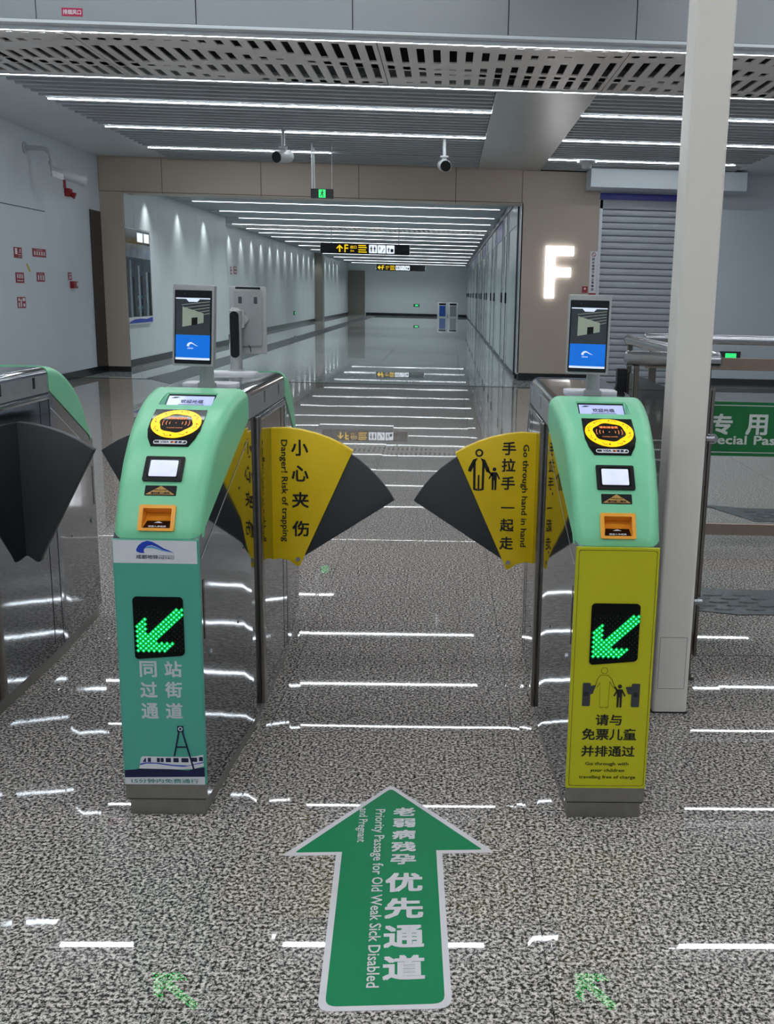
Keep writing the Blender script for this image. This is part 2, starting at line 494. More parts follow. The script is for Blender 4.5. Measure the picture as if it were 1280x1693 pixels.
# ---- hall back right: shutter, white wall, duct housing
SH0, SH1 = 2.36, 4.05
struct('wall_back', MB().box(SH1, XR, YP + 0.02, YP + 0.3, 0, 3.5).box(SH0, SH1, YP + 0.02, YP + 0.3, 2.96, 3.5), 'wall')
struct('baseboard_back', MB().box(SH1, XR, YP + 0.0, YP + 0.02, 0, 0.11), 'black_base')
struct('wall_right', MB().box(XR, XR + 0.3, YB, YP + 0.3, 0, 3.9), 'wall')
struct('wall_near', MB().box(XL - 0.3, XR + 0.3, YB - 0.3, YB, 0, 4.0), 'wall')
sh = thing('roller_shutter', 'closed grey roller shutter beside the beige column with the lit letter', 'shutter', (SH0, YP, 0))
obj('guide_rail', MB().box(-0.0, 0.05, 0.02, 0.12, 0, 2.9), 'frame', sh)
obj('guide_rail', MB().box(SH1 - SH0 - 0.05, SH1 - SH0, 0.02, 0.12, 0, 2.9), 'frame', sh)
obj('blue_trim', MB().box(0, SH1 - SH0, 0.0, 0.14, 2.86, 2.955), 'bluestrip', sh)
obj('lintel_box', MB().box(0, SH1 - SH0, 0.02, 0.14, 2.72, 2.86), 'shutter', sh, bevel=0.006)
slat_me = None
nz = 27
pz = 2.72 / nz
for k in range(nz):
    if slat_me is None:
        w_ = SH1 - SH0 - 0.04
        prof = [(0.10, 0.0), (0.072, 0.01), (0.064, pz * 0.5), (0.070, pz - 0.012), (0.098, pz - 0.004), (0.11, pz - 0.004), (0.11, 0.0)]
        o = obj('shutter_slat', MB().prism(prof, lambda y, z, a: (a, y, z), 0.02, w_), 'shutter', sh)
        slat_me = o.data
    else:
        o = obj('shutter_slat', None, None, sh, mesh=slat_me)
    o.location = (0, 0, k * pz)
dh = thing('duct_housing', 'pale boxed housing under the ceiling above the roller shutter', 'housing', (2.12, 16.1, 2.98))
obj('box', MB().box(0, 2.38, 0, 0.59, 0, 0.275), 'wall', dh, bevel=0.004, seg=1)
obj('joint', MB().box(1.18, 1.184, -0.001, 0.59, -0.001, 0.27), 'soffit', dh)

# ---- near bulkhead (vertical face with panel joints)
YBK = 8.50
bulk = struct('wall_bulkhead', MB().box(XL - 0.3, XR, YBK + 0.03, YBK + 0.07, ZC + 0.03, 4.02), 'seam')
bx = [-5.4, -4.36, -3.16, -1.958, -0.769, 0.427, 1.418, 2.62, 3.82, 5.02, 6.22, 7.42, 8.6]
for a, b in zip(bx, bx[1:]):
    panel(bulk, 'bulkhead_panel', 'grey_panel', a, b, YBK, YBK + 0.03, ZC + 0.045, 4.0)
obj('bulkhead_lip', MB().box(XL, XR, YBK - 0.012, YBK + 0.075, ZC + 0.02, ZC + 0.045), 'soffit', bulk, bevel=0.003, seg=1)
ce = struct('ceiling_near', MB().box(XL - 0.3, XR, YB, YBK + 0.05, 4.0, 4.1), 'soffit')

# ---- hall ceiling: plenum, slats, smooth panel, soffits, perforated band
ceil = struct('ceiling', MB().box(XL - 0.3, XR, YBK + 0.07, YP + 0.4, 3.52, 3.6), 'plenum')
struct('trim_1', MB().box(XL, -4.30, YBK + 0.07, YP, 3.285, 3.33), 'soffit')
struct('trim_2', MB().box(4.30, XR, 10.4, YP + 0.02, 3.285, 3.33), 'soffit')
LY = [8.62, 10.37, 11.65, 13.50, 15.35]
obj('smooth_panel', MB().box(0.43, 1.40, 10.42, YP, 3.258, 3.275), 'smoothpanel', ceil, bevel=0.002, seg=1)
spans = [(10.42, 11.61), (11.69, 13.46), (13.54, 15.31), (15.39, 16.68)]
for xa, xb in ((-4.30, 0.425), (1.405, 4.30)):
    me = None
    for a, b in spans:
        n = round((b - a) / 0.187)
        p = (b - a) / n
        for k in range(n):
            if me is None:
                o = obj('ceiling_slat', MB().box(xa, xb, -0.024, 0.024, 3.262, 3.37), 'slat', ceil, bevel=0.004, seg=1)
                me = o.data
            else:
                o = obj('ceiling_slat', None, None, ceil, mesh=me)
            o.location = (0, a + (k + 0.5) * p, 0)
# perforated panels with real slots
def perforated(x0, x1, y0, y1, z, pitch=0.131, sw=0.062, lam=4.3, thick=0.012):
    mb = MB()
    n = max(1, round((x1 - x0) / pitch))
    p = (x1 - x0) / n
    def quad(xa, xb, ya, yb):
        if xb - xa > 1e-5 and yb - ya > 1e-5:
            mb.box(xa, xb, ya, yb, z, z + thick)
    for i in range(n):
        a = x0 + i * p
        m0, m1 = a + (p - sw) / 2, a + (p + sw) / 2
        quad(a, m0, y0, y1)
        quad(m1, a + p, y0, y1)
        xc = (m0 + m1) / 2
        L = y1 - y0
        gaps = []
        for base, amp, ph, hw in ((0.05, 0.06, 0.3, 0.06), (0.34, 0.17, 2.2, 0.075), (0.60, 0.10, 0.2, 0.05), (0.80, 0.15, 3.4, 0.06), (0.985, 0.02, 0, 0.04)):
            c = base + amp * math.sin(2 * PI * xc / lam + ph)
            gaps.append((max(0.0, c - hw), min(1.0, c + hw)))
        gaps.sort()
        y = 0.0
        for g0, g1 in gaps:
            if g1 > g0:
                quad(m0, m1, y0 + g0 * L, y0 + g1 * L)
    return mb
seams = [-5.4, -3.0, -0.6, 1.418, 3.82, 6.2]
for a, b in zip(seams, seams[1:]):
    obj('perforated_panel', perforated(a + 0.004, b - 0.004, 8.66, 10.33, 3.262), 'perf', ceil, smooth=False)
obj('dark_void_sheet', MB().box(XL, XR, 8.58, 10.36, 3.46, 3.47), 'void', ceil)  # black sheet standing in for the unlit void above the slots
obj('edge_profile', MB().box(XL, XR, 8.575, 8.60, 3.25, 3.30).box(XL, XR, 10.345, 10.355, 3.25, 3.30).box(XL, XR, 10.39, 10.40, 3.25, 3.30), 'soffit', ceil)

def strip_light(x0, x1, y, z, label, group=None, w=0.028, m='strip', up=0.05):
    t = thing('strip_light', label, 'strip light', (x0, y, z), group)
    obj('diffuser', MB().box(0, x1 - x0, -w / 2, w / 2, -0.006, 0.0), m, t)
    if m == 'strip_far':
        for xx in (0.4, x1 - x0 - 0.4):
            obj('hanger', MB().cyl((xx, 0, up), (xx, 0, 0.208), 0.006, 6), 'slat', t)
    obj('housing', MB().box(0.002, x1 - x0 - 0.002, -(w / 2 if up < 0.03 else 0.0335), (w / 2 if up < 0.03 else 0.0335), 0.012, up).box(0.002, x1 - x0 - 0.002, -w / 2, w / 2, 0.0, 0.013), 'slat', t)
    return t
strip_light(XL + 0.05, 6.2, LY[0], ZC, 'white strip light running along the foot of the grey bulkhead', up=0.02)
strip_light(XL + 0.05, 6.2, LY[1], ZC, 'white strip light between the perforated ceiling band and the slats', up=0.02)
names = {2: ('first', 'perforated band'), 3: ('second', 'perforated band'), 4: ('third', 'perforated band')}
for k in (2, 3, 4):
    strip_light(-4.26, -1.70 if k == 4 else 0.43, LY[k], ZC, '%s white strip light behind the perforated band, between soffit and smooth ceiling panel' % names[k][0])
    strip_light(1.40, 4.09 if k == 4 else 4.28, LY[k], ZC, '%s white strip light behind the perforated band, over the roller shutter side' % names[k][0])
for y in (7.57, 4.6, 2.2, -0.2, -2.6):  # rows after the first are added out of view to light the near hall
    strip_light(-4.4, 0.40, y, 3.96, 'unseen white strip light on the high near ceiling, longer run', 'near ceiling strip lights', w=0.05, m='strip' if y > 7 else 'strip_added', up=0.04)
    strip_light(1.75, 6.6, y, 3.96, 'unseen white strip light on the high near ceiling, other side of the gap', 'near ceiling strip lights past the gap', w=0.05, m='strip' if y > 7 else 'strip_added', up=0.04)

# ---- corridor
ZK = 2.98
YF = 62.5
XA, XB, XS = -5.35, -5.95, 1.12
wc = struct('wall_corridor_left', MB().box(XA - 0.5, XA - 0.02, YP + 0.05, 25.6, 0, 3.3).box(XB - 0.4, XB - 0.02, 25.6, 47.6, 0, 3.3).box(XB - 0.4, XB - 0.02, 49.6, YF, 0, 3.3).box(XB - 0.7, XB - 0.3, 47.6, 49.6, 0, 3.3), 'soffit')
def wall_panels(x, ya, yb, step):
    n = max(1, round((yb - ya) / step))
    p = (yb - ya) / n
    me = None
    for k in range(n):
        if me is None:
            o = obj('wall_panel', MB().box(x - 0.03, x, 0.003, p - 0.003, 0.12, 3.0), 'wallpanel', wc, bevel=0.002, seg=1)
            me = o.data
        else:
            o = obj('wall_panel', None, None, wc, mesh=me)
        o.location = (0, ya + k * p, 0)
wall_panels(XA, YP + 0.06, 25.6, 1.48)
wall_panels(XB, 25.62, 47.6, 1.48)
wall_panels(XB, 49.6, YF, 1.48)
struct('baseboard_corridor', MB().box(XA - 0.02, XA + 0.008, YP + 0.06, 25.6, 0, 0.12).box(XB - 0.02, XB + 0.008, 25.6, 47.6, 0, 0.12).box(XB - 0.02, XB + 0.008, 49.6, YF, 0, 0.12), 'black_base')
struct('wall_far', MB().box(-6.6, 2, YF, YF + 0.3, 0, 3.4), 'wallpanel')
struct('baseboard_far', MB().box(-4.9, 1.2, YF - 0.02, YF, 0, 0.14), 'black_base')
struct('trim_3', MB().box(XB - 0.02, XB + 0.35, 47.0, 47.6, 0, 3.0), 'door')
struct('door_1', MB().box(XB - 0.3, XB - 0.25, 47.6, 49.6, 0, 2.5), 'door')
struct('door_2', MB().box(-6.0, -4.95, YF - 0.06, YF, 0, 2.55), 'door')
cc = struct('ceiling_corridor', MB().box(-6.6, 2, YP + 0.4, YF + 0.3, 3.2, 3.3), 'plenum')
me = None
y = YP + 0.5
CL = [20.7, 23.1, 25.2, 27.6, 29.5, 31.4, 33.6, 36.4, 39.6, 43.2, 47.2, 51.6, 56.4, 61.0]
big = MB()
while y < YF - 0.2:
    if all(abs(y - c) > 0.1 for c in CL) and not (27.65 < y < 29.45):
        xa = -5.33 if y < 25.6 else -5.93
        if y < 34:
            o = obj('ceiling_slat', MB().box(xa, XS - 0.02, -0.024, 0.024, ZK, ZK + 0.10), 'slat', cc, bevel=0.004, seg=1, loc=(0, y, 0))
        else:
            big.box(xa, XS - 0.02, y - 0.024, y + 0.024, ZK, ZK + 0.10)
    y += 0.187
o = obj('far_ceiling_slats', big, 'slat', cc)
o['kind'] = 'stuff'
obj('perforated_panel', perforated(-5.9, XS - 0.02, 27.68, 29.42, ZK), 'perf', cc, smooth=False)
for c in CL:
    xa = -4.95 if c < 25.6 else -5.6
    strip_light(xa, XS - 0.15, c, ZK - 0.01, 'white strip light across the corridor ceiling beyond the beige portal', 'corridor strip lights', w=0.016, m='strip_far', up=0.05)
# wall-washer downlights along the corridor's left wall
spot_pos = [(XA + 0.20, y) for y in (18.9, 21.1, 23.3)] + [(XB + 0.20, 27.2 + 1.62 * k) for k in range(13)] + [(XB + 0.20, 51 + 1.8 * k) for k in range(4)]
sd = bpy.data.lights.new('downlight_beam', 'SPOT')
sd.energy = SPOT_W
sd.color = (0.92, 0.97, 1.0)
sd.spot_size = math.radians(84)
sd.spot_blend = 1.0
sd.shadow_soft_size = 0.05
dl_me = None
for x, y in spot_pos:
    r = thing('downlight', 'small recessed downlight washing the corridor wall below it', 'downlight', (x, y, ZK), 'wall-washing downlights')
    if dl_me is None:
        o = obj('trim_ring', MB().cyl((0, 0, -0.012), (0, 0, 0.05), 0.05, 16), 'camwhite', r)
        dl_me = o.data
    else:
        o = obj('trim_ring', None, None, r, mesh=dl_me)
    lo = bpy.data.objects.new('beam', sd)
    COL.objects.link(lo)
    lo.parent = r
    lo.location = (0, 0, -0.03)
    lo.rotation_euler = (0, math.radians(5), 0)

cd_ = bpy.data.lights.new('ceiling_downlight_beam', 'SPOT')
cd_.energy = CEIL_W
cd_.color = (0.90, 0.97, 1.0)
cd_.spot_size = math.radians(150)
cd_.spot_blend = 0.6
cd_.shadow_soft_size = 0.05
for k in range(15):
    for x in (-3.7, -0.9):
        if any(abs(19.2 + 2.9 * k - c) < 0.15 for c in CL):
            continue
        r = thing('downlight', 'small recessed downlight in the middle of the corridor ceiling', 'downlight', (x, 19.2 + 2.9 * k, ZK), 'corridor ceiling downlights')
        o = obj('trim_ring', None, None, r, mesh=dl_me)
        lo = bpy.data.objects.new('beam', cd_)
        COL.objects.link(lo)
        lo.parent = r
        lo.location = (0, 0, -0.03)

# ---- corridor right side: glazed shop fronts
ws = struct('wall_corridor_right', MB().box(XS + 0.10, XS + 0.4, YP + 0.4, YF, 0, 3.3), 'soffit')
struct('baseboard_right', MB().box(XS - 0.0, XS + 0.12, YP + 0.42, YF, 0, 0.06), 'mullion')
struct('trim_4', MB().box(XS - 0.03, XS + 0.12, YP + 0.42, YF, 2.86, 3.0), 'mullion')
y = YP + 0.45
k = 0
while y < YF - 1:
    wdt = (3.0, 1.6, 3.4, 2.0)[k % 4]
    f = thing('shop_front', ['first wide glazed shop front bay right beside the beige column' if k == 0 else 'wide glazed shop front bay with a pale transom in the corridor', 'narrow pale glazed shop front bay between two wider bays', 'wide glazed shop front bay with a deep blue transom', 'medium pale glazed shop front bay with a small black handle'][k % 4], 'shop front', (XS, y, 0), 'shop front bays type %d' % (k % 4))
    obj('mullion', MB().box(-0.02, 0.10, 0, 0.09, 0.06, 2.86), 'mullion', f)
    obj('pane', MB().box(0.01, 0.03, 0.09, wdt, 0.06, 2.86), 'frosted', f)
    obj('frame', MB().box(-0.012, 0.06, wdt - 0.30, wdt, 0.06, 2.86), 'frame', f)
    obj('frame', MB().box(-0.006, 0.06, 0.09, 0.17, 0.06, 2.86), 'frame', f)
    obj('transom', MB().box(-0.002, 0.06, 0.17, wdt - 0.30, 2.50, 2.86), 'bluestrip' if k % 4 == 2 else 'frame', f)
    obj('handle', MB().box(-0.04, -0.012, wdt - 0.2, wdt - 0.1, 1.2, 1.4), 'black_matte', f)
    y += wdt
    k += 1

# ================================================================== TICKET GATES
GY = 3.31
HL = 0.84
PR = [(.30, 1.070), (.34, 1.069), (.41, 1.062), (.47, 1.050), (.53, 1.032), (.59, 1.006), (.65, .973), (.71, .928), (.76, .876), (.80, .822), (.825, .782), (.84, .745)]
CUM = [0.0]
for (a0, b0), (a1, b1) in zip(PR, PR[1:]):
    CUM.append(CUM[-1] + math.hypot(a1 - a0, b1 - b0))
def surf(x, s, off=0.0):
    """point on the front cap: x across, s along the curve from the top, off outwards"""
    i = 0
    while i < len(PR) - 2 and s > CUM[i + 1]:
        i += 1
    (a0, b0), (a1, b1) = PR[i], PR[i + 1]
    t = (s - CUM[i]) / (CUM[i + 1] - CUM[i])
    # smooth normal
    def nrm(j):
        j0, j1 = max(0, j - 1), min(len(PR) - 1, j + 1)
        du, dz = PR[j1][0] - PR[j0][0], PR[j1][1] - PR[j0][1]
        l = math.hypot(du, dz)
        return (-dz / l, du / l)
    n0, n1 = nrm(i), nrm(i + 1)
    nu, nz_ = n0[0] * (1 - t) + n1[0] * t, n0[1] * (1 - t) + n1[1] * t
    l = math.hypot(nu, nz_)
    u = a0 + (a1 - a0) * t + off * nu / l
    z = b0 + (b1 - b0) * t + off * nz_ / l
    return (x, -u, z)
def capmap(off):
    return lambda x, s: surf(x, s, off)
def hw(u):
    u = abs(u)
    return 0.135 if u <= 0.34 else 0.135 - 0.030 * (u - 0.34) / 0.5
def diag(u):
    return 0.985 - 0.24 * (u - 0.34) / 0.5

def plate(name, pts, o0, o1, m, parent, cuts=6, bev=0.0):
    """thin curved plate on the cap: 2D outline in (x, s) laid between offsets o0 and o1"""
    xs = [p[0] for p in pts]
    ss = sorted(set([p[1] for p in pts]))
    bm = bmesh.new()
    vs = [bm.verts.new((p[0], p[1], 0)) for p in pts]
    bm.faces.new(vs)
    s0, s1 = min(p[1] for p in pts), max(p[1] for p in pts)
    for k in range(1, cuts):
        sc = s0 + (s1 - s0) * k / cuts
        bmesh.ops.bisect_plane(bm, geom=bm.verts[:] + bm.edges[:] + bm.faces[:], plane_co=(0, sc, 0), plane_no=(0, 1, 0))
    bmesh.ops.triangulate(bm, faces=bm.faces[:])
    top = [(v.co.x, v.co.y) for v in bm.verts]
    bm.verts.index_update()
    fs = [tuple(v.index for v in f.verts) for f in bm.faces]
    be = [(e.verts[0].index, e.verts[1].index) for e in bm.edges if len(e.link_faces) == 1]
    bm.free()
    n = len(top)
    mb = MB()
    mb.add([surf(x, s, o1) for x, s in top] + [surf(x, s, o0) for x, s in top],
           fs + [tuple(i + n for i in reversed(f)) for f in fs] + [(a, b, b + n, a + n) for a, b in be])
    return obj(name, mb, m, parent)

def loft(us, zb, zt, wf, grow=0.0):
    """solid from strips along local y (=u here), symmetric in x"""
    mb = MB()
    n = len(us)
    vs = []
    for u in us:
        w = wf(u) + grow
        vs += [(-w, u, zb(u)), (w, u, zb(u)), (w, u, zt(u)), (-w, u, zt(u))]
    fs = []
    for i in range(n - 1):
        a, b = i * 4, i * 4 + 4
        for k in range(4):
            fs.append((a + k, a + (k + 1) % 4, b + (k + 1) % 4, b + k))
    fs += [(0, 1, 2, 3), tuple((n - 1) * 4 + k for k in (3, 2, 1, 0))]
    mb.add(vs, fs)
    return mb

def logo(parts, mapf, cx, cy, w):
    """swoosh mark: two overlapping wings; returns nothing, adds to the MBs given"""
    a = [(-0.50, -0.04), (-0.44, 0.08), (-0.33, 0.17), (-0.20, 0.215), (-0.06, 0.19), (0.08, 0.11), (0.22, 0.02), (0.5, -0.10), (0.2, -0.03), (0.05, 0.05), (-0.08, 0.095), (-0.2, 0.07), (-0.28, 0.0), (-0.30, -0.08), (-0.27, -0.125), (-0.4, -0.12), (-0.48, -0.09)]
    b = [(-0.28, 0.0), (-0.2, 0.055), (-0.08, 0.075), (0.06, 0.03), (0.2, -0.04), (0.5, -0.105), (0.2, -0.065), (0.05, -0.01), (-0.08, 0.02), (-0.2, 0.015)]
    parts[0].poly([(cx + x * w, cy + y * w) for x, y in a], mapf)
    parts[1].poly([(cx + x * w, cy + y * w) for x, y in b], mapf)

def figure(mb, mapf, cx, cz, h, girl=False):
    """standing pictogram: head, body, arms and legs, feet at cz"""
    mb.poly(disc(cx, cz + h * 0.9, h * 0.085, 16), mapf)
    mb.poly([(cx - h * .11, cz + h * .78), (cx + h * .11, cz + h * .78), (cx + h * .25, cz + h * .5), (cx + h * .2, cz + h * .46), (cx + h * .11, cz + h * .64), (cx + h * .10, cz), (cx + h * .02, cz), (cx + h * .012, cz + h * .42), (cx - h * .012, cz + h * .42), (cx - h * .02, cz), (cx - h * .10, cz), (cx - h * .11, cz + h * .64), (cx - h * .2, cz + h * .46), (cx - h * .25, cz + h * .5)], mapf)

def flap_poly_cover(sg, ang0=57.0):
    """cover sector: x measured from the gate side outwards (sg = side sign), z up"""
    px, pz, R = 0.018, 0.45, 0.458
    pts = [(-0.01, 0.905)]
    for a in (86, 80, 74, 68, 62, ang0):
        pts.append((px + R * math.cos(math.radians(a)) * 1.0, pz + R * math.sin(math.radians(a))))
    pts += [(0.098, 0.462), (0.088, 0.437), (0.078, 0.437), (0.052, 0.456), (0.02, 0.463), (-0.01, 0.458)]
    return [(sg * x, z) for x, z in pts]
def flap_poly_wing(sg):
    px, pz, R = 0.018, 0.45, 0.445
    pts = []
    for a in (60, 54, 48, 42, 36, 29.5):
        pts.append((px + R * math.cos(math.radians(a)), pz + R * math.sin(math.radians(a))))
    pts += [(0.098, 0.468), (0.085, 0.47)]
    return [(sg * x, z) for x, z in pts]

def led_arrow():
    lit, off = [], []
    N = 18
    for i in range(N):
        for j in range(N):
            if (i + j) % 2:
                continue
            shaft = abs(i - j) <= 2 and i >= 2 and j >= 2
            left = i <= 3 and j <= 10 + min(i, 3) - (3 - i) * 0
            bot = j <= 3 and i <= 10 + min(j, 3)
            left = i <= 3 and j <= 10 + i
            bot = j <= 3 and i <= 10 + j
            (lit if (shaft or left or bot) else off).append((i, j))
    return lit, off

def gate(cx, style, label, flaps, terminals):
    g = thing('ticket_gate', label, 'ticket gate', (cx, GY, 0), 'ticket gates in a row')
    # plinth and skirt
    obj('plinth', loft([-0.832, -0.6, -0.34, 0.34, 0.6, 0.832], lambda u: 0.0, lambda u: 0.052, lambda u: hw(u) - (0.009 if abs(u) > 0.7 else 0.012)), 'steel_plinth', g)
    obj('seam_or_shadow_line', MB().box(-0.100, 0.100, -0.8415, -0.838, 0.047, 0.0525), 'seam', g)  # dark strip painting the shadow line between plinth and skirt
    obj('front_skirt', MB().box(-0.105, 0.105, -0.846, -0.838, 0.052, 0.094), 'steel_plinth', g, bevel=0.006, seg=3, bevfn=lambda a, b: abs(a.z - b.z) > 0.02 and a.y < -0.845)
    us = [-0.84, -0.76, -0.68, -0.6, -0.52, -0.44, -0.34, -0.339, 0.339, 0.34, 0.44, 0.52, 0.6, 0.68, 0.76, 0.84]
    zt = lambda u: 1.066 if abs(u) < 0.34 else diag(abs(u)) - 0.004
    obj('body', loft(us, lambda u: 0.05, zt, hw), 'steel_side', g, bevel=0.026, seg=5,
        bevfn=lambda a, b: a.z > 1.06 and b.z > 1.06 and a.x * b.x > 0 and abs(a.y - b.y) > 0.3)
    # end caps: a rounded shell over the curved profile, the near one with openings for display and ticket slot
    for e in (-1, 1):
        near = e == -1
        rc = 0.032
        st = [0.04, 0.06, 0.085, 0.115, 0.14, 0.165, 0.19, 0.215, 0.245, 0.275, 0.305, 0.335, 0.365, 0.395, 0.425, 0.455, 0.485, 0.515, 0.54, 0.565, 0.594, 0.62, 0.646, 0.6585, CUM[-1]]
        xi = [-0.071, -0.036, 0.0, 0.036, 0.071]
        th = [math.radians(q) for q in (90, 75, 60, 45, 30, 15, 0)]
        mb = MB()
        rows = []
        for s_ in st:
            u_ = -surf(0, s_)[1]
            w = hw(u_) + 0.003
            xs = [(-(w - rc) - rc * math.sin(t), -(rc - rc * math.cos(t))) for t in th] + [(x, 0.0) for x in xi] + [((w - rc) + rc * math.sin(t), -(rc - rc * math.cos(t))) for t in reversed(th)]
            end = max(0.0, (s_ - 0.655) / (CUM[-1] - 0.655))
            row = [surf(x, s_, of - 0.005 * end) for x, of in xs]
            tq = (s_ - st[0]) / (CUM[-1] - st[0])
            ul = 0.34 + (0.84 - 0.34) * tq
            wl_ = hw(ul) + 0.003
            lz = diag(ul) - 0.003
            ly = max(-ul, row[0][1])
            lz = min(diag(-ly) - 0.003, row[0][2] - 0.001)
            wl_ = hw(-ly) + 0.003
            row = [(-wl_, ly, lz)] + row + [(wl_, ly, lz)]
            row = [(x_, y_, max(z_, 0.742)) for x_, y_, z_ in row]
            rows.append(row)
        nx = len(rows[0])
        vs = [v for r in rows for v in r]
        fs = []
        for a in range(len(rows) - 1):
            for b in range(nx - 1):
                xm = (rows[a][b][0] + rows[a][b + 1][0]) / 2
                sm = (st[a] + st[a + 1]) / 2
                if near and abs(xm) < 0.0711 and 0.115 < sm < 0.215 and 8 <= b <= 11:
                    continue
                if near and abs(xm) < 0.0361 and 0.594 < sm < 0.646 and 8 <= b <= 11:
                    continue
                fs.append((a * nx + b, a * nx + b + 1, (a + 1) * nx + b + 1, (a + 1) * nx + b))
            fs.append((a * nx, (a + 1) * nx, (a + 1) * nx + nx - 1, a * nx + nx - 1))
        fs.append(tuple(range(nx)))
        fs.append(tuple((len(rows) - 1) * nx + b for b in range(nx)))
        if not near:
            vs = [(x, -y, z) for x, y, z in vs]
        mb.add(vs, fs)
        o = obj('end_cap', mb, 'green' if near or style != 'lemon' else 'steel', g, ang=60)
        if near:
            cap = o
    # recessed display: sloping green walls, black surround, lit screen
    T0, T1 = (0.071, 0.115, 0.0), (0.071, 0.215, 0.0)
    I0, I1 = (0.0655, 0.1165, -0.004), (0.0655, 0.207, -0.024)
    mb = MB()
    ro = [surf(-T0[0], T0[1]), surf(T0[0], T0[1]), surf(T1[0], T1[1]), surf(-T1[0], T1[1])]
    ri = [surf(-I0[0], I0[1], I0[2]), surf(I0[0], I0[1], I0[2]), surf(I1[0], I1[1], I1[2]), surf(-I1[0], I1[1], I1[2])]
    mb.add(ro + ri, [(k, (k + 1) % 4, (k + 1) % 4 + 4, k + 4) for k in range(4)])
    obj('display_recess', mb, 'green', cap, smooth=False)
    r0_, r3_ = Vector(ri[0]), Vector(ri[3])
    def scm(off):
        def f(x, t):                                   # t 0 at the lower edge, 1 at the upper edge
            p = r3_ + (r0_ - r3_) * t
            return (x, p.y - off * 0.5, p.z + off)
        return f
    obj('display_surround', MB().poly([(-0.066, 0.0), (0.066, 0.0), (0.066, 1.0), (-0.066, 1.0)], scm(0.0)), 'black_matte', cap)
    d = obj('display', MB().poly([(-0.0625, 0.0), (0.0625, 0.0), (0.0625, 0.88), (-0.0625, 0.88)], scm(0.0012)), 'lcd', g)
    sc3 = scm(0.002)
    tx = MB()
    put_text(tx, '欢迎光临', 0.005, 0.56, 0.062, 0.20, sc3, 0.012)
    tx.poly([(-0.03, 0.38), (0.04, 0.38), (0.04, 0.405), (-0.03, 0.405)], sc3)
    tx.poly([(-0.056, 0.74), (-0.045, 0.82), (-0.03, 0.80), (-0.042, 0.74)], sc3)
    tx.poly([(0.034, 0.22), (0.056, 0.22), (0.054, 0.30), (0.042, 0.28)], sc3)
    obj('lettering', tx, 'ink', d)
    # card reader
    rp = [(-0.068, 0.248), (0.068, 0.248), (0.069, 0.30), (0.068, 0.345), (0.061, 0.378), (0.048, 0.408), (-0.048, 0.408), (-0.061, 0.378), (-0.068, 0.345), (-0.069, 0.30)]
    rd = plate('card_reader', rp, 0.0, 0.0025, 'black', g)
    mb = MB()
    n = 48
    for k in range(n):
        a0, a1 = 2 * PI * k / n, 2 * PI * (k + 1) / n
        def P(a, r, ry):
            return surf(r * math.cos(a), 0.316 + ry * math.sin(a), 0.0034)
        ri = lambda a: 0.043 + 0.002 * math.sin(6 * a)
        mb.add([P(a0, .065, .064), P(a1, .065, .064), P(a1, ri(a1), ri(a1) * .97), P(a0, ri(a0), ri(a0) * .97)], [(0, 1, 2, 3)])
    obj('lit_ring', mb, 'ring', rd)
    mb = MB()
    for k in range(8):
        a = 2 * PI * (k + 0.25) / 8
        for q in range(4):
            b0, b1 = a + q * 0.07, a + (q + 1) * 0.07
            r_ = 0.055 + 0.003 * math.sin(q * 1.6)
            mb.add([surf(r_ * math.cos(b0), .316 + r_ * math.sin(b0), .0038), surf((r_ + .002) * math.cos(b0), .316 + (r_ + .002) * math.sin(b0), .0038), surf((r_ + .002) * math.cos(b1), .316 + (r_ + .002) * math.sin(b1), .0038), surf(r_ * math.cos(b1), .316 + r_ * math.sin(b1), .0038)], [(0, 1, 2, 3)])
        mb.poly(disc(0.0545 * math.cos(a - .12), 0.316 + 0.0545 * math.sin(a - .12), 0.0028, 8), capmap(0.0038))
    obj('ring_ornament', mb, 'ringmark', rd)
    mb = MB()
    inv = lambda f: (lambda x, t: f(x, -t))
    cm = inv(capmap(0.0038))
    put_text(mb, '请刷储值票', 0.0, -0.296, 0.050, 0.010, cm, 0.008)
    put_text(mb, 'PLEASE SWIPE', 0.0, -0.338, 0.040, 0.0042, cm, 0.0)
    for sgn in (-1, 1):
        for rr in (0.016, 0.025, 0.034):
            for q in range(4):
                b0, b1 = -0.35 + q * 0.175, -0.35 + (q + 1) * 0.175
                mb.add([surf(sgn * rr * math.cos(b), .317 + rr * math.sin(b), .0038) for b in (b0, b1)] + [surf(sgn * (rr + .0016) * math.cos(b), .317 + rr * math.sin(b), .0038) for b in (b1, b0)], [(0, 1, 2, 3)])
    mb.poly(disc(0, -0.317, 0.0015, 8), cm)
    obj('lit_marks', mb, 'ringred', rd)
    pl = plate('payment_label', rrect(-0.043, 0.043, 0.388, 0.4015, 0.006), 0.0025, 0.0036, 'white', rd, cuts=2)
    cm = inv(capmap(0.0042))
    mb = MB()
    put_text(mb, 'VISA', -0.014, -0.3948, 0.022, 0.0068, cm, 0.03)
    mb.poly([(0.012, -0.3985), (0.019, -0.3985), (0.019, -0.391), (0.012, -0.391)], cm)
    mb.poly([(0.0215, -0.3985), (0.0295, -0.3985), (0.0295, -0.391), (0.0215, -0.391)], cm)
    obj('lettering', mb, 'navy', pl)
    mb = MB()
    mb.poly(rrect(-0.0405, -0.028, -0.3985, -0.391, 0.001), cm)
    mb.poly([(0.031, -0.3985), (0.0405, -0.3985), (0.0395, -0.391), (0.036, -0.3915)], cm)
    obj('mark', mb, 'ink', pl)
    mb = MB()
    mb.poly(disc(0.0045, -0.3948, 0.0037, 12), cm)
    obj('mark', mb, 'red', pl)
    mb = MB()
    mb.poly(disc(0.0088, -0.3948, 0.0032, 12), inv(capmap(0.0040)))
    obj('mark', mb, 'orange', pl)
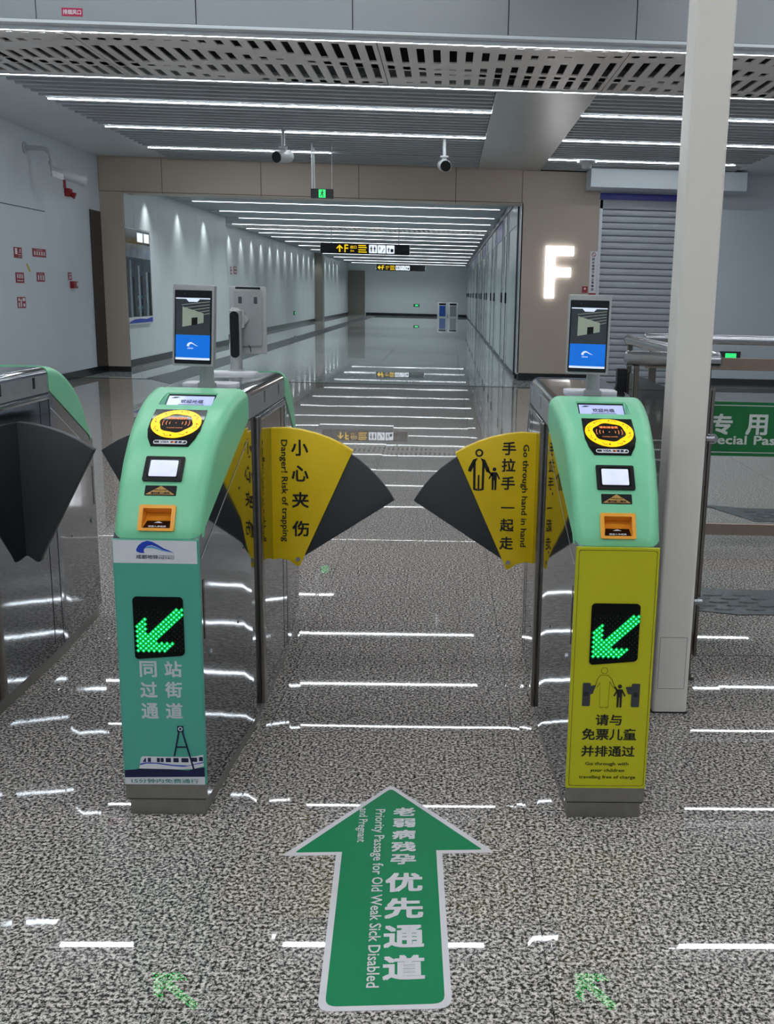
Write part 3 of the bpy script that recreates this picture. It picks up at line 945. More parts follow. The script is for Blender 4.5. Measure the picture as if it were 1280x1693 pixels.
    # code scanner
    scn = plate('code_scanner', rrect(-0.049, 0.049, 0.447, 0.520, 0.004), 0.0, 0.005, 'black', g, cuts=4)
    fr = MB()
    ringfaces(fr, rrect(-0.049, 0.049, 0.447, 0.520, 0.004), rrect(-0.040, 0.040, 0.454, 0.512, 0.004), capmap(0.0058))
    obj('frame', fr, 'black_matte', scn)
    plate('scan_window', rrect(-0.035, 0.034, 0.459, 0.507, 0.003), 0.005, 0.0062, 'scan', scn, cuts=3)
    # scan label with gold triangle
    sl = plate('scan_label', rrect(-0.039, 0.039, 0.531, 0.5585, 0.002), 0.0, 0.0012, 'black_matte', g, cuts=2)
    plate('triangle', [(-0.036, 0.556), (0.036, 0.556), (0.0, 0.532)], 0.0012, 0.0018, 'goldlabel', sl, cuts=2)
    mb = MB()
    put_text(mb, '请扫描二维码', 0, -0.552, 0.048, 0.0065, inv(capmap(0.0024)), 0.02)
    put_text(mb, 'SCAN QR CODE', 0, -0.5445, 0.030, 0.004, inv(capmap(0.0024)), 0.01)
    obj('lettering', mb, 'ink', sl)
    # ticket slot
    ob = rrect(-0.0445, 0.0445, 0.586, 0.652, 0.004)
    ib = rrect(-0.035, 0.035, 0.595, 0.645, 0.002)
    mb = MB()
    ringfaces(mb, ob, ib, capmap(0.007))
    ringfaces(mb, ob, ob, capmap(0.0))
    n = len(ob)
    mb.add([surf(x, s, 0.007) for x, s in ob] + [surf(x, s, -0.002) for x, s in ob], [(i, (i + 1) % n, (i + 1) % n + n, i + n) for i in range(n)])
    mb.add([surf(x, s, 0.007) for x, s in ib] + [surf(x * 0.98, s, -0.028 + 0.3 * (s - 0.595)) for x, s in ib], [(i, (i + 1) % n, (i + 1) % n + n, i + n) for i in range(n)])
    bz = obj('ticket_slot', mb, 'orange', g, ang=40)
    mb = MB()
    a, b = surf(0, 0.615, -0.0215), surf(0, 0.6445, -0.0015)
    c0 = surf(0, 0.596, -0.026)
    mb.add([(-0.0345, c0[1], c0[2]), (0.0345, c0[1], c0[2]), (0.0345, a[1], a[2]), (-0.0345, a[1], a[2])], [(0, 1, 2, 3)])
    obj('slot_back', mb, 'orange', bz)
    mb = MB().add([(-0.0345, a[1], a[2]), (0.0345, a[1], a[2]), (0.0345, b[1], b[2]), (-0.0345, b[1], b[2])], [(0, 1, 2, 3)])
    obj('slot_floor', mb, 'orange', bz)
    lp = lambda x, t: (x, a[1] + (b[1] - a[1]) * t, a[2] + (b[2] - a[2]) * t + 0.0009)
    obj('slot_label', MB().poly([(-0.029, 0.2), (0.031, 0.2), (0.034, 0.98), (-0.034, 0.98)], lp), 'black', bz)
    lp2 = lambda x, t: (x, a[1] + (b[1] - a[1]) * -t, a[2] + (b[2] - a[2]) * -t + 0.0015)
    mb = MB()
    put_text(mb, '请插入单程票', 0, -0.84, 0.044, 0.17, lp2, 0.02)
    mb.poly([(-0.011, -0.45), (0.011, -0.45), (0.0, -0.27)], lp2)
    obj('lettering', mb, 'white', bz)
    # front panel
    yf = -0.849
    fp = obj('front_panel', MB().box(-0.1055, 0.1055, yf, -0.838, 0.093, 0.7425), {'teal': 'teal', 'lemon': 'yellowgreen'}[style], g, bevel=0.007, seg=4,
             bevfn=lambda a, b: abs(a.z - b.z) > 0.3 and a.y < -0.845)
    f0 = lambda x, z: (x, yf - 0.0008, z)
    f1 = lambda x, z: (x, yf - 0.0014, z)
    f2 = lambda x, z: (x, yf - 0.0020, z)
    f3 = lambda x, z: (x, yf - 0.0026, z)
    if style == 'teal':
        obj('white_band', MB().poly([(-0.102, 0.684), (0.102, 0.684), (0.102, 0.742), (-0.102, 0.742)], f0), 'white', fp)
        a_, b_ = MB(), MB()
        logo((a_, b_), f1, 0.0, 0.7215, 0.092)
        obj('logo_wing', a_, 'blue', fp)
        obj('logo_wing', b_, 'skyblue', fp)
        mb = MB()
        put_text(mb, '成都地铁', -0.0195, 0.7005, 0.054, 0.0105, f1, 0.008)
        put_text(mb, 'CHENGDU', 0.0275, 0.7035, 0.036, 0.0042, f1, 0.0)
        put_text(mb, 'METRO', 0.0275, 0.6975, 0.036, 0.0055, f1, 0.0)
        obj('lettering', mb, 'navy', fp)
        mb = MB()
        for ch, x, z in (('同', -.030, .4085), ('站', .032, .4092), ('过', -.0308, .3535), ('街', .0313, .354), ('通', -.0303, .2962), ('道', .0307, .297)):
            put_text(mb, ch, x, z, 0.043, 0.043, f0, 0.028)
        obj('lettering', mb, 'lightgrey_ink', fp)
        # tower, train, water and foot band
        obj('white_band', MB().poly([(-0.102, 0.0935), (0.102, 0.0935), (0.102, 0.116), (-0.102, 0.113)], f0), 'white', fp)
        obj('water_print', MB().poly([(-0.102, 0.113), (0.102, 0.116), (0.102, 0.142), (0.08, 0.139), (0.06, 0.133), (0.02, 0.136), (-0.03, 0.139), (-0.055, 0.139), (-0.075, 0.135), (-0.102, 0.133)], f1), 'navy', fp)
        tr = [(-0.064, 0.138), (-0.0625, 0.150), (-0.0585, 0.169), (-0.054, 0.172), (0.05, 0.171), (0.08, 0.173), (0.1, 0.178), (0.1, 0.146), (0.075, 0.138), (0.04, 0.1365)]
        obj('train_print', MB().poly(tr, f2), 'white', fp)
        mb = MB()
        for x0, x1 in ((-.0415, -.0335), (-.0185, -.0105), (-.009, -.001), (.004, .0175), (.0235, .037), (.044, .062), (.069, .084), (.089, .099)):
            k = max(0, (x0 - 0.05)) * 0.09
            mb.poly([(x0, .1565 + k), (x1, .1565 + k), (x1, .168 + k), (x0, .168 + k)], f3)
        mb.poly([(-.0545, .1565), (-.046, .1565), (-.046, .168), (-.049, .1665)], f3)
        at = [(.0365, .2265), (.0365, .2565), (.0525, .2565), (.0525, .238), (.0525, .2265)]
        mb.poly([(.0365, .240), (.0365, .2565), (.0525, .2565), (.0525, .240)], f3)
        mb.poly([(.0385, .241), (.0425, .241), (.0285, .173), (.0245, .173)], f3)
        mb.poly([(.0470, .241), (.051, .241), (.0775, .136), (.0730, .136)], f3)
        mb.poly([(.031, .1965), (.0615, .1965), (.0605, .2005), (.0315, .2005)], f3)
        obj('tower_print', mb, 'navy', fp)
        mb = MB()
        ringfaces(mb, disc(.0445, .2485, .0058, 16), disc(.0445, .2485, .0032, 16), lambda x, z: (x, yf - 0.0031, z))
        obj('tower_eye', mb, 'lightgrey_ink', fp)
        obj('train_stripe', MB().poly([(-.0625, .1475), (-.045, .1525), (-.02, .152), (.02, .146), (.05, .144), (.1, .155), (.1, .158), (.06, .1475), (.02, .149), (-.015, .1545), (-.045, .1555), (-.0615, .152)], f3), 'blue', fp)
        mb = MB()
        put_text(mb, '15分钟内免费通行', 0.0, 0.1035, 0.172, 0.0125, f1, 0.012)
        obj('lettering', mb, 'tealink', fp)
    else:
        mb = MB()
        for o_, i_ in ((rrect(-.0985, .0985, .0995, .7365, .006), rrect(-.0975, .0975, .1005, .7355, .006)),):
            ringfaces(mb, o_, i_, f0)
        obj('border_line', mb, 'ink', fp)
        mb = MB()
        put_text(mb, '请与', -.002, .2848, .068, .031, f0, .022)
        put_text(mb, '免票儿童', .0015, .2448, .142, .033, f0, .022)
        put_text(mb, '并排通过', .001, .1975, .140, .031, f0, .022)
        put_text(mb, 'Go through with', -.0004, .1613, .114, .0125, f0, .010)
        put_text(mb, 'your children', .0015, .1425, .090, .0125, f0, .010)
        put_text(mb, 'travelling free of charge', .0022, .1236, .148, .0125, f0, .010)
        obj('lettering', mb, 'ink', fp)
        # adult outline and child between two little gates
        mb = MB()
        ringfaces(mb, disc(-.0195, .4195, .0088, 20), disc(-.0195, .4195, .0078, 20), f1)
        ad = [(-.030, .4075), (-.009, .4075), (.0015, .396), (.0105, .374), (.0065, .3725), (-.004, .390), (-.0055, .3185), (-.0135, .3185), (-.0165, .368), (-.0175, .3185), (-.0275, .3185), (-.030, .388), (-.0375, .373), (-.0425, .3755), (-.037, .396)]
        cx_, cz_ = -.0175, .372
        ringfaces(mb, ad, [(cx_ + (x - cx_) * .94, cz_ + (z - cz_) * .975) for x, z in ad], f1)
        obj('adult_print', mb, 'ink', fp)
        mb = MB()
        figure(mb, f1, .0225, .3195, .064)
        mb.poly([(.0065, .3745), (.0105, .3775), (.0185, .366), (.015, .363)], f1)
        obj('child_print', mb, 'ink', fp)
        obj('gate_print', MB().poly(rrect(-.0735, -.053, .3225, .386, .003), f1).poly([(-.0531, .378), (-.0395, .381), (-.047, .3565), (-.0531, .355)], f2), 'flapgrey', fp)
        obj('gate_print', MB().poly(rrect(.053, .0745, .321, .385, .003), f1).poly([(.0531, .377), (.037, .3755), (.0435, .3575), (.0531, .3555)], f2), 'flapgrey', fp)
        mb = MB()
        mb.poly([(-.0705, .350), (-.058, .350), (-.058, .362), (-.0705, .362)], f2)
        obj('gate_print', mb, 'ink', fp)
        mb = MB()
        mb.poly([(.058, .349), (.0705, .349), (.0705, .361), (.058, .361)], f2)
        obj('gate_print', mb, 'ink', fp)
    # LED arrow window
    wp = [(-0.0605, .4335), (-.0545, .4335)]
    win = rrect(-0.0605, 0.0632, 0.437, 0.5985, 0.010)
    win = [(x, z if z > 0.5 else z + 0.011 * (x + 0.06) / 0.12 - 0.002) for x, z in win]
    lw = obj('arrow_display', MB().prism(win, lambda x, z, a: (x, a, z), yf - 0.003, yf + 0.002), 'black_window', g)
    lit, off = led_arrow()
    ml, mo, mg = MB(), MB(), MB()
    P0x, P0z, dp, dq = -0.0515, 0.4585, 0.00655, 0.0063
    for (i, j) in lit:
        x, z = P0x + i * dp, P0z + j * dq
        ml.poly(disc(x, z, 0.0018, 8), lambda a, b: (a, yf - 0.0042, b))
        mg.poly([(x - dp, z), (x, z - dq), (x + dp, z), (x, z + dq)], lambda a, b: (a, yf - 0.0034, b))
    for (i, j) in off:
        mo.poly(disc(P0x + i * dp, P0z + j * dq, 0.0016, 6), lambda a, b: (a, yf - 0.0036, b))
    o = obj('lit_leds', ml, 'led', lw)
    o['kind'] = 'stuff'
    obj('led_glow_sheet', mg, 'led_glow', lw)  # green glow around the lit dots, put into an emissive sheet
    o = obj('unlit_leds', mo, 'led_off', lw)
    o['kind'] = 'stuff'
    # side details on both flanks
    for sg in (-1, 1):
        def sidebox(y0, y1, z0, z1, d=0.002, nm='seam_or_shadow_line', m='seam', bev=0.0):
            mb = MB()
            xa, xb = hw(y0), hw(y1)
            mb.add([(sg * (xa - .004), y0, z0), (sg * (xb - .004), y1, z0), (sg * (xb + d), y1, z0), (sg * (xa + d), y0, z0), (sg * (xa - .004), y0, z1), (sg * (xb - .004), y1, z1), (sg * (xb + d), y1, z1), (sg * (xa + d), y0, z1)],
                   [(0, 3, 2, 1), (4, 5, 6, 7), (0, 1, 5, 4), (1, 2, 6, 5), (2, 3, 7, 6), (3, 0, 4, 7)])
            return obj(nm, mb, m, g, bevel=bev)
        sidebox(-0.235, -0.185, 0.06, 0.975, 0.013, 'corner_post', 'steel_dark', 0.004)
        sidebox(-0.246, -0.240, 0.06, 0.975, 0.0008)
        sidebox(-0.335, 0.335, 0.975, 0.979, 0.0012)
        sidebox(-0.336, 0.336, 0.979, 1.040, 0.0008, 'bright_side_band', 'steel_satin_bright')  # added plate; paler, rougher steel stands in for the band's brighter reflections
        sidebox(-0.16, 0.335, 0.955, 0.973, 0.006, 'ledge', 'steel', 0.003)
        sidebox(0.33, 0.334, 0.06, 0.975, 0.0008)
        sidebox(0.25, 0.254, 0.08, 0.975, 0.0008)
        for yy in (-0.07, 0.20):
            sidebox(yy, yy + 0.022, 1.0, 1.038, 0.001, 'sensor_window', 'black')
        # diagonal seams under the caps, front door slot, lock
        for e in (-1, 1):
            mb = MB()
            for k in range(6):
                u0, u1 = .345 + .48 * k / 6, .345 + .48 * (k + 1) / 6
                z0, z1 = diag(u0) - .062, diag(u1) - .062
                w0, w1 = hw(u0) + .0008, hw(u1) + .0008
                mb.add([(sg * w0, e * u0, z0), (sg * w1, e * u1, z1), (sg * w1, e * u1, z1 + .004), (sg * w0, e * u0, z0 + .004)], [(0, 1, 2, 3)])
            obj('seam_or_shadow_line', mb, 'frame', g)
            ys = e * 0.81
            sidebox(min(ys, ys + e * 0.012), max(ys, ys + e * 0.012), 0.48, 0.635, 0.0012, 'side_slot', 'black')
            lk = hw(0.765)
            obj('lock', MB().cyl((sg * (lk - .004), e * 0.765, 0.425), (sg * (lk + .004), e * 0.765, 0.425), 0.012, 16), 'steel', g)
            for yy, zz in ((0.45, 0.80), (0.42, 0.62), (0.5, 0.42)):
                obj('screw', MB().cyl((sg * (hw(yy) - .004), e * yy, zz), (sg * (hw(yy) + .0012), e * yy, zz), 0.004, 8), 'seam', g)
        fl = flaps.get(sg)
        if fl is None:
            continue
        kind = 'grey' if fl.startswith('grey') else fl
        x_ = sg * (0.135 - (0.045 if fl == 'grey_in' else 0.0))
        y0 = 0.055
        cov = obj('flap_cover', MB().prism([(x_ + x, z) for x, z in flap_poly_cover(sg, 57 if kind != 'grey' else 54)], lambda x, z, a: (x, a, z), y0, y0 + 0.03), 'flapgrey' if kind == 'grey' else 'flapyellow', g, bevel=0.003, seg=2)
        if kind != 'grey':
            obj('flap_wing', MB().prism([(x_ + x, z) for x, z in flap_poly_wing(sg)], lambda x, z, a: (x, a, z), y0 + 0.007, y0 + 0.024), 'flapgrey', g, bevel=0.003, seg=2)
        obj('flap_hinge', MB().box(min(x_ - sg * .02, x_ + sg * .001), max(x_ - sg * .02, x_ + sg * .001), y0 - .002, y0 + .032, .458, .903), 'flapgrey' if kind == 'grey' else 'flapyellow', g)
        ft = lambda x, z: (x_ + x, y0 - 0.0007, z)
        if kind == 'danger':
            obj('rivet', MB().cyl((x_ + .082, y0 - .003, .462), (x_ + .082, y0 + .004, .462), .008, 16), 'steel', cov)
            mb = MB()
            for ch, z in (('小', .8415), ('心', .7554), ('夹', .6662), ('伤', .5678)):
                put_text(mb, ch, .0925, z, .056, .054, ft, .022)
            put_text(mb, 'Danger! Risk of trapping', .0385, .695, .345, .027, ft, .014, rot=-90)
            obj('lettering', mb, 'ink', cov)
        if kind == 'hand':
            obj('rivet', MB().cyl((x_ - .082, y0 - .003, .462), (x_ - .082, y0 + .004, .462), .008, 16), 'steel', cov)
            mb = MB()
            for ch, z in (('手', .8536), ('拉', .7972), ('手', .7363)):
                put_text(mb, ch, -.0895, z, .046, .045, ft, .022)
            obj('lettering', mb, 'ink', cov)
            mb = MB()
            for ch, z in (('起', .5924), ('走', .530)):
                put_text(mb, ch, -.0895, z, .046, .045, ft, .022)
            obj('lettering', mb, 'ink', cov)
            mb = MB()
            put_text(mb, '一', -.0884, .6524, .046, .005, ft, .0)
            obj('lettering', mb, 'ink', cov)
            mb = MB()
            put_text(mb, 'Go through hand in hand', -.0355, .6925, .35, .026, ft, .014, rot=-90)
            obj('lettering', mb, 'ink', cov)
            mb = MB()
            ringfaces(mb, disc(-.1885, .8365, .0135, 20), disc(-.1885, .8365, .0075, 20), ft)
            for sx in (-1, 1):
                ax = -.1885
                mb.poly([(ax + sx * .004, .820), (ax + sx * .020, .814), (ax + sx * .034, .786), (ax + sx * .036, .775), (ax + sx * .026, .772), (ax + sx * .014, .800)], ft)
                mb.poly([(ax + sx * .011, .806), (ax + sx * .019, .802), (ax + sx * .018, .712), (ax + sx * .004, .708), (ax + sx * .004, .716), (ax + sx * .010, .716)], ft)
            mb.poly([(-.1915, .762), (-.1855, .762), (-.1855, .708), (-.1915, .708)], ft)
            figure(mb, ft, -.1365, .712, .078)
            mb.poly([(-.162, .776), (-.157, .781), (-.139, .764), (-.143, .758)], ft)
            obj('pictogram', mb, 'ink', cov)
    # face-scan terminals on posts
    for (ty, face, px_, hx_) in terminals:
        top = 1.066
        e = face                         # -1 faces the camera side, +1 faces away
        pr_ = obj('terminal_post', MB().cyl((px_, ty, top - 0.004), (px_, ty, 1.275), 0.0205, 24).cyl((px_, ty, 1.275), (px_, ty, 1.286), 0.0205, 24, 0.012), 'post', g, ang=30)
        obj('post_collar', MB().cyl((px_, ty, top - 0.004), (px_, ty, top + 0.012), 0.027, 24).cyl((px_, ty, top + 0.012), (px_, ty, top + 0.016), 0.022, 24), 'post', pr_)
        obj('base_plate', MB().prism(rrect(px_ - 0.08, px_ + 0.08, ty + 0.004 if e < 0 else ty - 0.105, ty + 0.105 if e < 0 else ty - 0.004, 0.03), lambda x, y, a: (x, y, a), top - 0.003, top + 0.008), 'white', pr_, bevel=0.003)
        obj('post_inlay', MB().prism(rrect(px_ - 0.015, px_ + 0.015, 1.118, 1.274, 0.0145), lambda x, z, a: (x, ty - e * a, z), 0.0155, 0.0215), 'black', pr_)
        if e > 0:
            tm = Matrix.Translation((hx_, ty + e * 0.052, 1.243)) @ Matrix.Rotation(math.radians(8), 4, 'Z') @ Matrix.Rotation(math.radians(-7), 4, 'X') @ Matrix.Rotation(PI, 4, 'Z')
        else:
            tm = Matrix.Translation((hx_, ty - 0.048, 1.243)) @ Matrix.Rotation(math.radians(-12), 4, 'Z') @ Matrix.Rotation(math.radians(-6), 4, 'X')
        def T(fn):
            return lambda *p: tuple(tm @ Vector(fn(*p)))
        hb = MB().prism(rrect(-0.062, 0.062, -0.114, 0.114, 0.004), T(lambda x, z, a: (x, a, z)), -0.011, 0.006)
        ho = obj('terminal_housing', hb, 'terminal', g, bevel=0.002, seg=2)
        obj('back_plate', MB().prism(rrect(-0.046, 0.046, -0.090, 0.104, 0.008), T(lambda x, z, a: (x, a, z)), 0.005, 0.016), 'terminal_back', ho, bevel=0.003, seg=2)
        obj('swivel', MB().prism(disc((px_ - hx_) * (1 if e < 0 else -1) * 0.55, 0.0, 0.019, 20), T(lambda x, z, a: (x, a, z)), 0.016, 0.026), 'terminal', ho, bevel=0.003)
        obj('mount_bracket', MB().prism(rrect(-0.022, 0.022, -0.030, 0.032, 0.006), T(lambda x, z, a: (x + (px_ - hx_) * (1 if e < 0 else -1), a, z)), 0.014, 0.034), 'terminal', ho, bevel=0.003)
        scr = obj('screen_glass', MB().prism(rrect(-0.056, 0.056, -0.108, 0.098, 0.003), T(lambda x, z, a: (x, a, z)), -0.0122, -0.010), 'black', ho)
        pv = T(lambda x, z: (x, -0.0127, z))
        pv2 = T(lambda x, z: (x, -0.0131, z))
        pv3 = T(lambda x, z: (x, -0.0135, z))
        obj('video_image', MB().poly([(-.052, -.027), (.052, -.027), (.052, .075), (-.052, .075)], pv), 'scr_dark', ho)
        obj('video_image', MB().poly([(-.032, -.005), (.032, .008), (.032, .034), (-.032, .052)], pv2), 'scr_mid', ho)
        mb = MB()
        for q in range(5):
            zz = .066 - .008 * q
            mb.poly([(-.034 + .010 * q, zz - .010), (.050, zz), (.050, zz + .0016), (-.034 + .010 * q, zz - .0085)], pv3)
        obj('video_lights', mb, 'scr_mid', ho)
        mb = MB()
        mb.poly([(-.052, .0735), (.052, .0735), (.052, .0765), (-.052, .0765)], pv3)
        mb.poly([(-.022, .075), (.022, .075), (.013, .0655), (-.013, .0655)], pv3)
        obj('screen_bar', MB().poly([(-.052, -.097), (.052, -.097), (.052, -.091), (-.052, -.091)], pv3), 'scr_white', ho)
        obj('screen_bars', mb, 'scr_white', ho)
        obj('video_poster', MB().poly([(-.004, .0), (.014, .0035), (.014, .023), (-.004, .021)], pv3), 'black_matte', ho)
        obj('start_screen', MB().poly([(-.052, -.091), (.052, -.091), (.052, -.027), (-.052, -.027)], pv), 'scr_blue', ho)
        a_, b_ = MB(), MB()
        logo((a_, b_), pv2, 0.0, -.055, .036)
        put_text(a_, '成都地铁', -.007, -.0645, .018, .0035, pv2, .01)
        obj('logo_wing', a_, 'scr_white', ho)
        obj('camera_eye', MB().poly(disc(-.025, .088, .0022, 12), pv), 'mullion', ho)
        if e > 0:
            # rear details seen from this side
            bk = T(lambda x, z: (x, 0.0164, z))
            mb = MB()
            for xx in (-.026, .026):
                mb.poly(rrect(xx - .006, xx + .006, .055, .078, .002), bk)
            obj('vent', mb, 'mullion', ho)
            obj('top_slot', MB().prism(rrect(-.042, .042, .104, .112, .002), T(lambda x, z, a: (x, a, z)), 0.005, 0.0085), 'black', ho)
            c0 = tuple(tm @ Vector((0.0, 0.018, -.086)))
            c1 = tuple(tm @ Vector((-0.008, 0.02, -.11)))
            obj('cable', MB().tube([c0, tuple(tm @ Vector((-.006, .022, -.095))), c1], 0.0015, 6), 'black_matte', ho)
    return g

G0 = gate(-1.53, 'teal', 'stainless ticket gate with mint green end, grey flap and no screen on top', {1: 'grey_in'}, [])
GL = gate(-0.708, 'teal', 'ticket gate with teal train-and-tower front panel and two screens on top', {-1: 'grey', 1: 'danger'}, [(-0.27, -1, 0.006, -0.012), (0.27, 1, -0.016, 0.018)])
GR = gate(0.436, 'lemon', 'ticket gate with lemon yellow front panel showing an adult and child', {-1: 'hand'}, [(-0.24, -1, 0.002, -0.024)])
for g_ in (G0, GL, GR):
    del g_['group']

# ================================================================== PILLAR, FENCES, GLASS GATE
pl = thing('pillar', 'square ivory painted pillar between lemon gate and glass passage gate', 'pillar', (0.767, 3.245, 0))
obj('shaft', MB().prism(rrect(-0.062, 0.0545, -0.065, 0.065, 0.012), lambda x, y, a: (x, y, a), 0.0, 4.02), 'pillar', pl)
hb = MB()
ringfaces(hb, rrect(-0.050, 0.040, 0.086, 0.266, 0.001), rrect(-0.0485, 0.0385, 0.0875, 0.2645, 0.001), lambda x, z: (x, -0.0655, z))
obj('hatch_line', hb, 'door', pl)
obj('base_line', MB().box(-0.063, 0.0555, -0.066, 0.066, 0, 0.005), 'seam', pl)

# railing beside the lemon gate
def rail_section(name, label, p0, p1, glass_z=(0.14, 0.97), posts=2, rz=1.145, band=True, pw=0.04):
    p0, p1 = Vector(p0), Vector(p1)
    d = (p1 - p0)
    L = d.length
    d.normalize()
    nrm = Vector((-d.y, d.x, 0))
    t = thing(name, label, 'railing', tuple(p0))
    def fr(a, b, w, z0, z1):
        c = [d * a + nrm * -w, d * b + nrm * -w, d * b + nrm * w, d * a + nrm * w]
        return MB().add([(v.x, v.y, z0) for v in c] + [(v.x, v.y, z1) for v in c], [(0, 3, 2, 1), (4, 5, 6, 7), (0, 1, 5, 4), (1, 2, 6, 5), (2, 3, 7, 6), (3, 0, 4, 7)])
    e = d * L
    obj('handrail', MB().cyl((0, 0, rz), (e.x, e.y, rz), 0.026, 24), 'steel', t, ang=40)
    for q in ((0, 0, rz), (e.x, e.y, rz)):
        v = Vector(q)
        s_ = -1 if q == (0, 0, rz) else 1
        obj('end_cap', MB().cyl(v, v + d * 0.008 * s_, 0.0275, 24).cyl(v + d * 0.008 * s_, v + d * 0.016 * s_, 0.0275, 24, 0.015), 'steel', t, ang=40)
    if band:
        obj('top_band', fr(0.0, L, 0.012, 0.985, 1.05), 'bronze', t, bevel=0.002, seg=1)
    obj('bottom_band', fr(0.0, L, 0.012, 0.07, 0.135), 'bronze', t, bevel=0.002, seg=1)
    for k in range(posts):
        a = 0.02 + (L - 0.06) * k / max(1, posts - 1)
        obj('post', fr(a, a + pw, 0.012, 0.0, 1.122), 'steel_dark', t, bevel=0.002, seg=1)
    obj('glass_pane', fr(0.06, L - 0.02, 0.004, 0.135, 0.985), 'glass', t)
    return t
rl0 = rail_section('glass_railing', 'short glass railing closing the gap between lemon gate and ivory pillar', (0.635, 3.60, 0), (0.945, 3.595, 0), band=False, pw=0.018)
rail_section('glass_railing', 'glass railing running away behind the ivory pillar with steel handrail', (0.945, 3.68, 0), (0.925, 5.25, 0), band=False, pw=0.025)
rail_section('glass_railing', 'long glass railing across behind the green passage sign', (1.07, 5.55, 0), (4.1, 5.5, 0), posts=4)
obj('reader_box', MB().box(-0.041, -0.005, -0.03, 0.01, 0.985, 1.11), 'black_matte', rl0, bevel=0.004)

# glass passage gate with green sign
gd = thing('glass_gate', 'hinged glass passage gate with green sign and dark steel post', 'gate', (0.90, 3.5, 0))
obj('post', MB().box(-0.020, 0.004, -0.014, 0.014, 0.0, 1.05), 'steel_dark', gd, bevel=0.003)
obj('post', MB().box(0.009, 0.021, -0.014, 0.014, 0.09, 1.06), 'steel_dark', gd, bevel=0.003)
obj('foot_plate', MB().box(-0.026, 0.018, -0.02, 0.02, 0, 0.012), 'steel_dark', gd)
for zz in (0.30, 0.885):
    obj('hinge_clamp', MB().cyl((-0.005, -0.022, zz), (0.024, -0.022, zz), 0.013, 16).cyl((0.02, -0.026, zz), (0.02, -0.004, zz), 0.018, 20), 'steel', gd)
obj('glass_pane', MB().box(0.02, 1.0, -0.005, 0.005, 0.09, 1.06), 'glass', gd)
sn = obj('sign_panel', MB().box(0.018, 0.99, -0.008, -0.005, 0.824, 1.012), 'signgreen', gd)
mb = MB()
q = lambda x, z: (x - 0.9, -0.0092, z)
obj('border_line', MB().poly([(0.92, 0.836), (1.885, 0.836), (1.885, 0.8385), (0.92, 0.8385)], q), 'signsilver', sn)
obj('border_line', MB().poly([(0.92, 0.9985), (1.885, 0.9985), (1.885, 1.001), (0.92, 1.001)], q), 'signsilver', sn)
for ch, x in (('专', 0.951), ('用', 1.0735), ('通', 1.198), ('道', 1.322)):
    mb = MB()
    put_text(mb, ch, x, 0.9345, 0.076, 0.072, q, 0.028)
    obj('character', mb, 'signsilver', sn)
for wd, x, w_ in (('Special', 0.9625, 0.160), ('Passage', 1.158, 0.181)):
    mb = MB()
    put_text(mb, wd, x, 0.876, w_, 0.041, q, 0.022)
    obj('lettering', mb, 'signsilver', sn)

# tactile mats beyond the glass
def tactile(label, pts, bumps):
    t = thing('tactile_mat', label, 'tactile paving', (0, 0, 0))
    obj('sheet', MB().prism(pts, lambda x, y, a: (x, y, a), 0.0, 0.004), 'darkstone', t)
    mb = MB()
    for (x, y) in bumps:
        ring = [(x + 0.05 * math.cos(2 * PI * k / 8), y + 0.014 * math.sin(2 * PI * k / 8), 0.004) for k in range(8)]
        top = [(x + 0.04 * math.cos(2 * PI * k / 8), y + 0.009 * math.sin(2 * PI * k / 8), 0.009) for k in range(8)]
        mb.add(ring + top, [(k, (k + 1) % 8, (k + 1) % 8 + 8, k + 8) for k in range(8)] + [tuple(range(8, 16))])
    o = obj('raised_bumps', mb, 'darkstone', t)
    o['kind'] = 'stuff'
bm_ = lambda x0, x1, y0, y1: [(x0 + 0.14 * i + (0.07 if j % 2 else 0), y0 + 0.055 * j) for j in range(int((y1 - y0) / 0.055)) for i in range(int((x1 - x0) / 0.14))]
tactile('dark tactile mat on the floor just behind the green passage sign', [(1.02, 4.36), (1.30, 4.27), (1.60, 4.28), (1.72, 4.16), (3.4, 4.14), (3.4, 4.52), (1.75, 4.54), (1.62, 4.66), (1.0, 4.68)], bm_(1.12, 1.6, 4.34, 4.66) + bm_(1.85, 3.3, 4.2, 4.5))
tactile('dark tactile mat further off, past the long glass railing', [(1.65, 6.75), (1.78, 6.62), (1.95, 6.22), (3.6, 6.2), (3.6, 6.6), (2.0, 6.62)], bm_(2.0, 3.5, 6.27, 6.58))

# ================================================================== FLOOR ARROW
def arrow_outline(g):
    """outline in arrow axes: u across, v along; g shrinks inwards"""
    k = g
    return [(0.0, 0.925 - k * 1.55), (0.262 - k * 2.2, 0.562 + k), (0.130 - k, 0.562 + k), (0.130 - k, 0.0 + k), (-0.130 + k, 0.0 + k), (-0.130 + k, 0.562 + k), (-0.262 + k * 2.2, 0.562 + k)]
def rounded(poly, r, n=4):
    out = []
    m = len(poly)
    for i in range(m):
        p = Vector(poly[i]); a = Vector(poly[i - 1]) - p; b = Vector(poly[(i + 1) % m]) - p
        # keep the two inner corners sharp
        rr = r[i] if isinstance(r, (list, tuple)) else r
        if rr <= 0:
            out.append(tuple(p)); continue
        a.normalize(); b.normalize()
        for k in range(n + 1):
            t = k / n
            q = p + a * rr * (1 - t) ** 2 + b * rr * t ** 2
            out.append((q.x, q.y))
    return out
ar = thing('floor_arrow', 'green floor sticker arrow with white border and white lettering', 'floor sticker', (-0.097, 1.725, 0))
ar.rotation_euler = (0, 0, math.radians(2.4))
rr_ = [0.02, 0.014, 0, 0.03, 0.03, 0, 0.014]
obj('border', MB().prism(rounded(arrow_outline(0.0), rr_), lambda x, y, a: (x, y, a), 0.0002, 0.0011), 'arrowwhite', ar)
